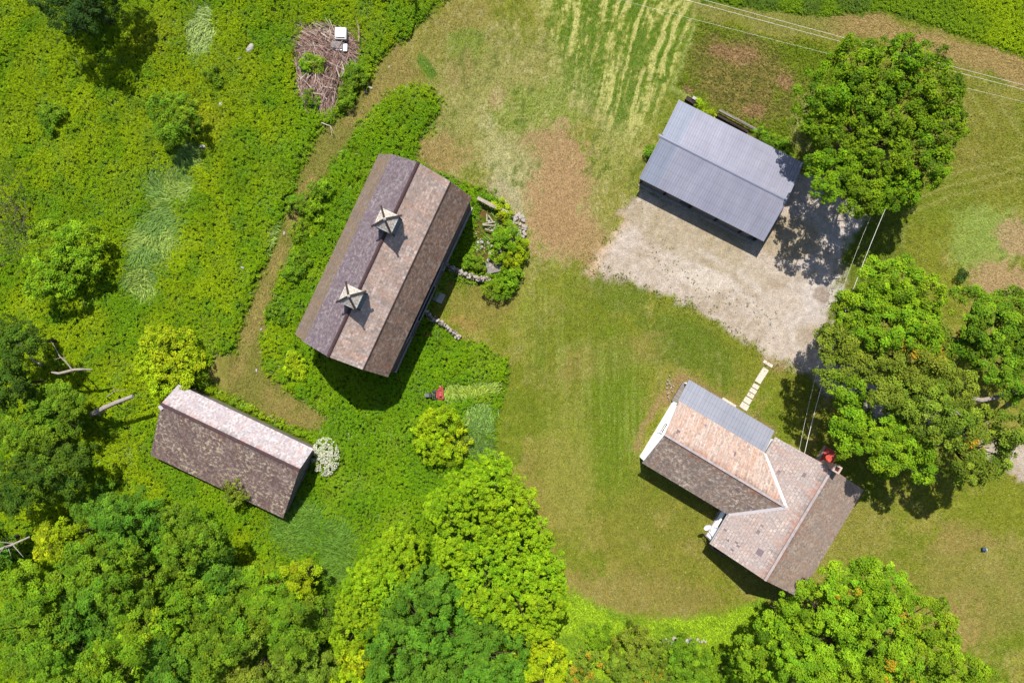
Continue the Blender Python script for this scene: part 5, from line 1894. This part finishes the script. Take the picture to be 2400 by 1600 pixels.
for k, (bl, kd, hh, lab) in enumerate([
        ([(108, 270, 22), (130, 265, 22), (115, 290, 18)], 'green', 1.8, 'small dark bush in the upper left field far from other bushes'),
        ([(690, 845, 22), (700, 870, 18), (680, 865, 16)], 'yellow', 1.5, 'small yellow bush at the lower corner of the barn'),
        ([(725, 148, 22), (745, 150, 18)], 'mid', 1.9, 'neat bright bush growing in the middle of the brush pile'),
        ([(728, 225, 16), (735, 240, 14)], 'green', 1.2, 'small bush at the lower left end of the brush pile'),
        ([(825, 170, 22), (840, 185, 20), (820, 205, 20), (810, 235, 18)], 'green', 1.6, 'dark bush between the brush pile and the mown path'),
        ([(495, 170, 18), (515, 185, 12)], 'green', 1.4, 'little dark bush below the pale stone in the upper field'),
        ([(690, 480, 22), (720, 470, 20), (740, 440, 18)], 'green', 1.6, 'leafy bush between the path and the barn, uppermost there'),
        ([(655, 740, 22), (640, 725, 18)], 'green', 1.3, 'leafy bush between the path and the barn, lowest there'),
        ([(735, 490, 26), (700, 540, 24), (760, 440, 22)], 'mid', 1.6, 'wide leafy bush close to the barn wall on the path side'),
        ([(700, 610, 24), (690, 640, 20)], 'green', 1.5, 'leafy bush between the path and the barn, in the middle there'),
        ([(1190, 540, 22), (1175, 560, 22), (1200, 565, 20)], 'mid', 2.0, 'round shrub in the ruin nearest the white rubble'),
        ([(1215, 590, 22), (1200, 610, 18), (1222, 570, 16)], 'lime', 2.0, 'yellow green shrub on the right edge of the ruin'),
        ([(1165, 600, 16), (1180, 615, 16)], 'mid', 1.4, 'small shrub in the ruin just above the concrete slab'),
        ([(1108, 606, 20), (1122, 618, 15), (1096, 612, 14)], 'green', 1.5, 'dark leafy shrub in the ruin left of the concrete slab'),
        ([(1190, 660, 26), (1170, 680, 22), (1150, 675, 16), (1205, 640, 22)], 'mid', 1.8, 'spreading bush at the lower end of the ruin on the lawn edge'),
        ([(1170, 480, 14), (1190, 500, 14), (1175, 505, 12)], 'lime', 1.2, 'low shrub under the bleached planks of the ruin'),
        ([(1640, 250, 16), (1660, 265, 14)], 'lime', 1.2, 'low weeds bush behind the rear corner of the metal roofed shed'),
        ([(1800, 325, 18), (1825, 335, 18), (1845, 352, 16), (1780, 312, 14)], 'green', 1.4, 'row of dark bramble behind the metal roofed shed near the large tree'),
        ([(1528, 350, 12), (1520, 360, 10)], 'green', 1.0, 'small dark bush at the gable end of the metal roofed shed'),
        ([(548, 1142, 24), (560, 1155, 18), (545, 1165, 20)], 'olive', 3.6, 'sapling leaning over the low eave of the saltbox shed'),
        ([(2255, 645, 10), (2250, 655, 8)], 'dark', 0.6, 'tiny dark tuft on the dry patch at the right edge')]):
    tree('bush', lab, 'bush', bl, hh, kd, 0.2, 0.3, 1.0, 24, (), 300 + k, BG, 0.05, thin=0.5)
# white flowering shrub
fl = tree('flowering_shrub', 'shrub covered in white blossom at the end of the saltbox shed', 'shrub',
          [(765, 1045, 22), (750, 1075, 20), (780, 1070, 22), (765, 1095, 18)], 1.6, 'green', 0.2, 0.3, 1.0, 22, (), 390, None, 0.05)
r2 = np.random.default_rng(5)
n = 2600
ang = r2.uniform(0, 6.28, n)
rad = np.sqrt(r2.random(n))
bxp = 762 + 34 * rad * np.cos(ang)
byp = 1070 + 46 * rad * np.sin(ang)
keep = fbm(bxp / 9, byp / 9, 77, 2) > 0.36
bxp, byp = bxp[keep], byp[keep]
z = 1.8 - 0.75 * rad[keep] ** 2 + r2.uniform(-0.1, 0.3, len(bxp))
c = np.stack([(bxp - 1200) * (CAMH - z) / FPX - fl.location.x, -(byp - 800) * (CAMH - z) / FPX - fl.location.y, z], 1)
nn = np.array([0, 0, 1.0]) + r2.normal(0, 0.4, c.shape)
quad_object('blossom', leaf_verts(c, nn, 0.09, 0.08), len(c), np.array([0.46, 0.46, 0.36]) * np.ones((len(c), 3)) * r2.uniform(0.75, 1.1, (len(c), 1)), M_LEAF, fl)


# bleached fallen wood at the left
def deadwood(label, chains, name='bleached_log', cat='dead wood'):
    m = MB()
    for pts, rads in chains:
        m.tube([P(*p) for p in pts], rads, 7)
    return tag(m.build(name, M_DEAD, smooth=True), label, cat)


deadwood('thick bleached log standing out of the trees left of the saltbox shed',
         [([(226, 966, 3.6), (245, 955, 4.0), (275, 942, 4.3), (312, 928, 4.5)], [0.26, 0.24, 0.22, 0.19]),
          ([(228, 965, 3.6), (220, 960, 3.4)], [0.12, 0.04]), ([(230, 966, 3.6), (236, 975, 3.2)], [0.1, 0.03]), ([(250, 952, 4.0), (252, 946, 4.3)], [0.06, 0.02]),
          ([(226, 966, 3.6), (222, 968, 1.8), (215, 970, 0)], [0.26, 0.24, 0.28])])
deadwood('curved white branch with a forked bare twig left of the yellow bush',
         [([(121, 872, 4.2), (138, 875, 4.3), (155, 871, 4.4), (175, 866, 4.6), (196, 865, 4.4), (215, 866, 4.0)], [0.09, 0.13, 0.14, 0.14, 0.1, 0.07]),
          ([(168, 865, 4.6), (155, 848, 4.8), (140, 835, 4.9), (128, 812, 5.0), (118, 798, 5.0)], [0.07, 0.06, 0.05, 0.035, 0.015]),
          ([(145, 838, 4.9), (150, 838, 5.0), (156, 836, 5.0)], [0.03, 0.02, 0.01]), ([(142, 838, 4.9), (128, 842, 4.9)], [0.03, 0.01]),
          ([(152, 845, 4.8), (148, 830, 5.0)], [0.03, 0.012]), ([(155, 871, 4.4), (156, 872, 2), (158, 874, 0)], [0.1, 0.12, 0.14])], 'dead_branch')
deadwood('thin bare grey branch in the dark gap at the left edge',
         [([(95, 854, 4.5), (80, 846, 4.6), (70, 835, 4.7), (66, 823, 4.8), (52, 814, 5.0), (45, 805, 5.0)], [0.09, 0.08, 0.06, 0.06, 0.05, 0.04]),
          ([(46, 814, 5.0), (35, 800, 5.0), (32, 780, 5.0)], [0.05, 0.035, 0.012]), ([(46, 814, 5.0), (45, 775, 5.2)], [0.04, 0.012]),
          ([(95, 854, 4.5), (96, 856, 2), (98, 858, 0)], [0.09, 0.1, 0.12])], 'dead_branch')
deadwood('bare fallen crown of grey twigs at the left edge of the wood',
         [([(70, 1257, 7.5), (30, 1275, 8), (-10, 1290, 8)], [0.07, 0.1, 0.12]), ([(30, 1275, 8), (10, 1280, 8.2), (-5, 1302, 8.2)], [0.05, 0.04, 0.02]),
          ([(30, 1276, 8), (55, 1305, 8)], [0.05, 0.015]), ([(32, 1272, 8), (0, 1270, 8.2)], [0.05, 0.02]), ([(20, 1285, 8), (25, 1300, 8)], [0.04, 0.015]),
          ([(-10, 1290, 8), (-15, 1292, 4), (-18, 1295, 0)], [0.12, 0.16, 0.2])], 'fallen_treetop')
deadwood('grey leaning bare stem beside the thick bleached log',
         [([(250, 930, 3.5), (270, 915, 3.6), (295, 914, 3.5)], [0.04, 0.035, 0.015]), ([(270, 915, 3.6), (262, 905, 3.8)], [0.03, 0.01]), ([(250, 930, 3.5), (252, 932, 0)], [0.04, 0.06])], 'dead_branch')
# grey thicket
m = MB()
r = random.Random(4)
for i in range(170):
    px, py = 40 + r.gauss(0, 24), 525 + r.gauss(0, 45)
    b = P(px, py, 0.2)
    d = Vector((r.gauss(0, .8), r.gauss(0, .8), r.uniform(.8, 2.2)))
    m.tube([b, b + d * 0.5 + Vector((r.gauss(0, .1), r.gauss(0, .1), 0)), b + d], [0.03, 0.02, 0.008], 4)
tag(m.build('dead_shrub', M_TWIG), 'leafless grey thicket of twigs at the left edge above the yellow green young tree', 'dead shrub')

# ------------------------------------------------------------------ weeds, tall grass, lawn grass
def sample(n, x0, x1, y0, y1, seed):
    rg = np.random.default_rng(seed)
    return rg.uniform(x0, x1, n), rg.uniform(y0, y1, n)


def pixof(x, y):
    return x * FPX / CAMH + 1200, 800 - y * FPX / CAMH


def meadow_color(px, py, n):
    x, y = px / 22.2, py / 22.2
    f1 = fbm(x / 7, y / 7, 91, 3)
    f2 = fbm(x / 1.6, y / 1.6, 92, 3)
    c = np.broadcast_to(lin((140, 168, 8)), px.shape + (3,)).copy()
    c = mix(c, lin((152, 178, 14)), sm(f1, 0.44, 0.7) * 0.5)
    c = mix(c, lin((110, 154, 20)), sm(0.5 - f1, 0.0, 0.2) * 0.6)
    c = mix(c, lin((98, 144, 34)), sm(f2, 0.5, 0.72) * 0.6)
    c = mix(c, lin((108, 156, 22)), sm(px, 620, 720) * sm(py, 150, 300) * 0.6)
    f5 = fbm(x / 3.2, y / 3.2, 97, 3)
    c = mix(c, lin((102, 148, 22)), sm(f5, 0.54, 0.7) * 0.55)
    c = mix(c, lin((150, 172, 50)), sm(0.46 - f5, 0.04, 0.14) * 0.25)
    yb = gauss(px, py, 480, 280, 60, 90) + gauss(px, py, 350, 110, 60, 50)
    c = mix(c, lin((176, 172, 40)), np.clip(yb, 0, 1) * 0.35)
    return c / KEXP * 1.62


def scatter_weeds(name, label, n_per, x0, x1, y0, y1, maskf, hmax, seed, leaf=0.12, per=14, colf=meadow_color, cat='weeds', spread=0.14):
    area = (x1 - x0) * (y1 - y0)
    n = int(area * n_per)
    x, y = sample(n, x0, x1, y0, y1, seed)
    px, py = pixof(x, y)
    m = maskf(px, py)
    rg = np.random.default_rng(seed + 1)
    k = (rg.random(n) < m) & ~in_building(x, y)
    x, y, px, py, m = x[k], y[k], px[k], py[k], m[k]
    X, Y = x, y
    h = hmax * np.clip(m, 0.3, 1) * (0.35 + 0.6 * fbm(X / 2.4, Y / 2.4, seed + 3, 3) + 0.12 * fbm(X / 0.45, Y / 0.45, seed + 7, 2))
    col = colf(px, py, len(x)) * rg.uniform(0.75, 1.25, (len(x), 1))
    I = np.repeat(np.arange(len(x)), per)
    M = len(I)
    off = rg.normal(0, 1, (M, 3))
    off[:, 2] = np.abs(off[:, 2])
    off /= np.linalg.norm(off, axis=1, keepdims=True)
    pos = np.stack([x[I], y[I], h[I]], 1) + off * rg.uniform(0.3, 1.3, (M, 1)) * spread * np.array([1, 1, 0.6])
    low = rg.random(M) < 0.25
    pos[low, 2] *= rg.uniform(0.2, 0.8, low.sum())
    nor = off * 0.55 + np.array([0, 0.3, 1.15]) + rg.normal(0, 0.42, (M, 3))
    L = leaf * rg.uniform(0.6, 1.35, M) * (0.55 + 0.9 * fbm(X / 2.0, Y / 2.0, seed + 17, 3))[I]
    cc = np.clip(col[I] * rg.uniform(0.75, 1.25, (M, 1)), 0.003, 0.6)
    o = quad_object(name, leaf_verts(pos, nor, L, L * 0.55), M, cc, M_WEED)
    return tag(o, label, cat, None, 'stuff')


def m_field(px, py):
    mk = sdist(*warp(px, py, 8, 22), MEADOW)
    t = tallgrass(px, py)
    ru = sdist(*warp(px, py, 8, 22), RUIN)
    v = sm(mk + 26 * (fbm(px / 9, py / 9, 19, 2) - 0.5), -9, 16)
    v *= 1 - 0.85 * sm(t, 0.3, 0.85)
    v *= 1 - 0.75 * sm(ru, -4, 8)
    pile = np.clip((gauss(px, py, 772, 120, 78, 72) + gauss(px, py, 752, 205, 55, 62)) * 2.6 - 0.75, 0, 1)
    cut = np.exp(-(pline(px, py, [(1044, 920), (1110, 912), (1190, 905)]) / 13.0) ** 2)
    wl1 = pline(px, py, [(1047, 622), (1066, 632), (1085, 640), (1105, 650), (1125, 655), (1148, 655)])
    wl2 = pline(px, py, [(998, 730), (1012, 745), (1035, 757), (1055, 773), (1078, 792)])
    v *= 1 - 0.9 * np.exp(-(np.minimum(wl1, wl2) / 7.0) ** 2)
    rf = gauss(px, py, 1150, 525, 26, 38) + gauss(px, py, 1156, 627, 20, 16)
    v *= 1 - np.clip(rf * 1.4, 0, 0.95)
    return v * (1 - 0.95 * pile) * (1 - np.clip(cut * 1.2, 0, 0.9))


scatter_weeds('meadow_weeds', 'waist high yellow green weeds covering the field to the left', 38, -60, -0.2, -42, 42, m_field, 0.75, 500)



def m_verge(px, py):
    return sm(sdist(*warp(px, py, 8, 22), VERGE), -2, 14)


def verge_color(px, py, n):
    x, y = px / 22.2, py / 22.2
    f1 = fbm(x / 4, y / 4, 95, 3)
    c = np.broadcast_to(lin((118, 150, 28)), px.shape + (3,)).copy()
    c = mix(c, lin((150, 176, 20)), sm(px + 120 * (f1 - 0.5), 2200, 2330) * 0.9)
    c = mix(c, lin((92, 118, 46)), sm(f1, 0.5, 0.65) * (1 - sm(px, 2150, 2300)))
    return c / KEXP * LB


scatter_weeds('verge_weeds', 'rough green growth along the top right edge beyond the tan mown band', 40, 18, 62, 28, 44, m_verge, 0.3, 510, 0.11, 11, verge_color)


def scatter_blades(name, label, n_per, x0, x1, y0, y1, maskf, colf, L, W, lean, seed, dirf=None, cat='grass', z0=0.0):
    n = int((x1 - x0) * (y1 - y0) * n_per)
    x, y = sample(n, x0, x1, y0, y1, seed)
    px, py = pixof(x, y)
    m = maskf(px, py)
    rg = np.random.default_rng(seed + 1)
    k = (rg.random(n) < m) & ~in_building(x, y)
    x, y, px, py = x[k], y[k], px[k], py[k]
    n = len(x)
    if dirf is not None:
        a = dirf(px, py) + rg.normal(0, 0.5, n)
    else:
        a = rg.uniform(0, 6.283, n)
    le = np.clip(lean + rg.normal(0, 0.18, n), 0.05, 1.5)
    t = np.stack([np.cos(a) * np.cos(le), np.sin(a) * np.cos(le), np.sin(le)], 1)
    nor = np.stack([-np.cos(a) * np.sin(le), -np.sin(a) * np.sin(le), np.cos(le)], 1) + rg.normal(0, 0.25, (n, 3))
    LL = L * rg.uniform(0.6, 1.4, n)
    pos = np.stack([x, y, z0 + np.sin(le) * LL * 0.5 + 0.01], 1)
    cb = colf(px, py)
    if name == 'lawn_grass':
        hay = rg.random(n) < 0.035
        cb[hay] = cb[hay] * 0.35 + lin((214, 206, 150)) / KEXP * 0.75
    col = np.clip(cb * rg.uniform(0.55, 1.5, (n, 1)), 0.004, 0.5)
    o = quad_object(name, leaf_verts(pos, nor, LL, W * rg.uniform(0.7, 1.3, n), 0.12, t), n, col, M_BLADE)
    return tag(o, label, cat, None, 'stuff')


def tg_color(px, py):
    f = fbm(px / 40, py / 40, 61, 3)
    c = np.broadcast_to(lin((122, 156, 74)), px.shape + (3,)).copy()
    c = mix(c, lin((150, 176, 84)), sm(f, 0.5, 0.62))
    c = mix(c, lin((170, 190, 110)), gauss(px, py, 475, 70, 60, 100) * 0.9)
    c = mix(c, lin((164, 184, 66)), gauss(px, py, 1110, 915, 90, 22) * 0.8)
    c = mix(c, lin((104, 146, 48)), sm(py, 1100, 1180) * (1 - sm(px, 860, 900)) * 0.8)
    return c / KEXP * LB


def swirl(px, py):
    return 6.283 * fbm(px / 130, py / 130, 66, 2) * 1.6 - 1.0


def m_tall(px, py):
    mk = sdist(px, py, MEADOW)
    f = fbm(px / 34, py / 34, 29, 3)
    return np.maximum(sm(tallgrass(px, py), 0.2, 0.75), 0.04 + 0.3 * sm(f, 0.55, 0.7)) * sm(mk, -3, 10)


scatter_blades('tall_grass', 'lodged bluish tall grass in swirls among the weeds', 110, -50, -1, -34, 36, m_tall, tg_color, 0.75, 0.055, 0.55, 520, swirl)


def m_lush(px, py):
    return sm(sdist(*warp(px, py, 8, 22), LUSH), -8, 10)


def lush_color(px, py):
    f = fbm(px / 60, py / 60, 63, 3)
    c = np.broadcast_to(lin((160, 196, 40)), px.shape + (3,)).copy()
    c = mix(c, lin((116, 152, 40)), sm(f, 0.5, 0.62))
    return c / KEXP * 1.6


scatter_blades('lush_grass', 'bright uncut grass in a strip along the bottom edge', 110, 3, 28, -44, -25, m_lush, lush_color, 0.3, 0.06, 0.7, 530)


def m_rough(px, py):
    return sm(sdist(*warp(px, py, 12, 22), ROUGH), -12, 14)


def gcol(px, py):
    mk = masks(px, py)
    c, g = ground_color(px, py, mk)
    return c * 1.3


scatter_blades('rough_grass', 'uncut rough grass with bare brown soil behind the metal roofed shed', 110, 15, 38, 17, 37, m_rough, gcol, 0.32, 0.05, 0.7, 540)


def m_lawn(px, py):
    mk = masks(px, py)
    v = (mk['meadow'] < 4) & (mk['verge'] < 4) & (mk['rough'] < 4) & (mk['lush'] < 0)
    return v * (1 - sm(mk['gravel'], -14, 16)) * 1.0


def lawn_dir(px, py):
    d = np.where((py < 340) & (px > 1230) & (px < 1640), 1.3, 1.57)
    return np.where(px > 1900, 0.25, d)


scatter_blades('lawn_grass', 'short mown grass blades and hay clippings on the lawn', 130, -30, 58, -40, 40, m_lawn, gcol, 0.2, 0.045, 0.3, 550, lawn_dir)
# weeds creeping into the gravel
def m_gw(px, py):
    g = sdist(*warp(px, py, 16, 26), GRAVEL)
    f = fbm(px / 14, py / 14, 68, 3)
    d = pline(px, py, [(1540, 590), (1640, 680), (1720, 700), (1800, 745)])
    return np.exp(-(np.abs(g) / 16.0) ** 2) * sm(f, 0.52, 0.62) * 0.9 + np.exp(-(d / 26.0) ** 2) * sm(fbm(px / 5, py / 5, 69, 2), 0.6, 0.72) * 0.5


scatter_blades('gravel_weeds', 'tufts of grass creeping into the edge of the gravel yard', 60, 5, 40, -6, 18, m_gw, lambda px, py: np.broadcast_to(lin((118, 136, 48)) / KEXP * 1.2, px.shape + (3,)).copy(), 0.22, 0.06, 0.7, 560)


# ------------------------------------------------------------------ wires
def wire(name, label, a, b, sag, r, group=None):
    a, b = Vector(a), Vector(b)
    pts = []
    for i in range(25):
        t = i / 24
        p = a.lerp(b, t)
        p.z -= sag * 4 * t * (1 - t)
        pts.append(p)
    m = MB()
    m.tube(pts, r, 6)
    return tag(m.build(name, M_WIRE, smooth=True), label, 'power line', group)


def wpole(x, y, label):
    E = empty('utility_pole', (x, y, 0), math.radians(75), label, 'utility pole', 'utility poles beyond the frame')
    m = MB()
    m.tube([(0, 0, -0.2), (0, 0, 9.4)], [0.17, 0.11], 10)
    m.build('post', M_BARK, E)
    m = MB()
    m.box((0, 0, 8.75), (2.0, 0.12, 0.12))
    m.build('crossarm', M_DARKWOOD, E)


d1 = (P(2400, 200, 8.3) - P(1651, 0, 8.3))
A1 = P(1651, 0, 8.3) - d1 * 0.95
B1 = P(2400, 200, 8.3) + d1 * 0.8
off = Vector((d1.y, -d1.x, 0)).normalized()
wire('power_line', 'upper of the twin pale wires crossing the top right corner', A1 - off * 0.0 + Vector((0, 0, .5)), B1 + Vector((0, 0, .5)), 0.6, 0.011, 'overhead wires at the top right')
wire('power_line', 'lower of the twin pale wires crossing the top right corner', A1 + off * 0.35 + Vector((0, 0, .5)), B1 + off * 0.3 + Vector((0, 0, .5)), 0.8, 0.011, 'overhead wires at the top right')
wire('power_line', 'faint separate wire below the twin wires at the top right', A1 + off * 1.4 + Vector((0, 0, -1)), B1 + off * 0.5 + Vector((0, 0, -0.5)), 1.0, 0.007, 'overhead wires at the top right')
wpole(A1.x, A1.y, 'wooden utility pole carrying the wires past the top edge')
wpole(B1.x, B1.y, 'wooden utility pole carrying the wires past the right edge')
Hs = hpt(-2.2, 6.2, 4.3)
wire('service_cable', 'thick pale service cable running from the farmhouse gable toward the trees', Hs, P(2075, 490, 8.5), 1.3, 0.02, 'service wires to the farmhouse')
wire('service_cable', 'thin service cable left of the thick one above the shaded lawn', Hs + Vector((-0.5, 0.2, -0.1)), P(2052, 480, 8.4), 1.6, 0.009, 'service wires to the farmhouse')
print('quads', sum(len(o.data.polygons) for o in COL.objects if o.type == 'MESH'))
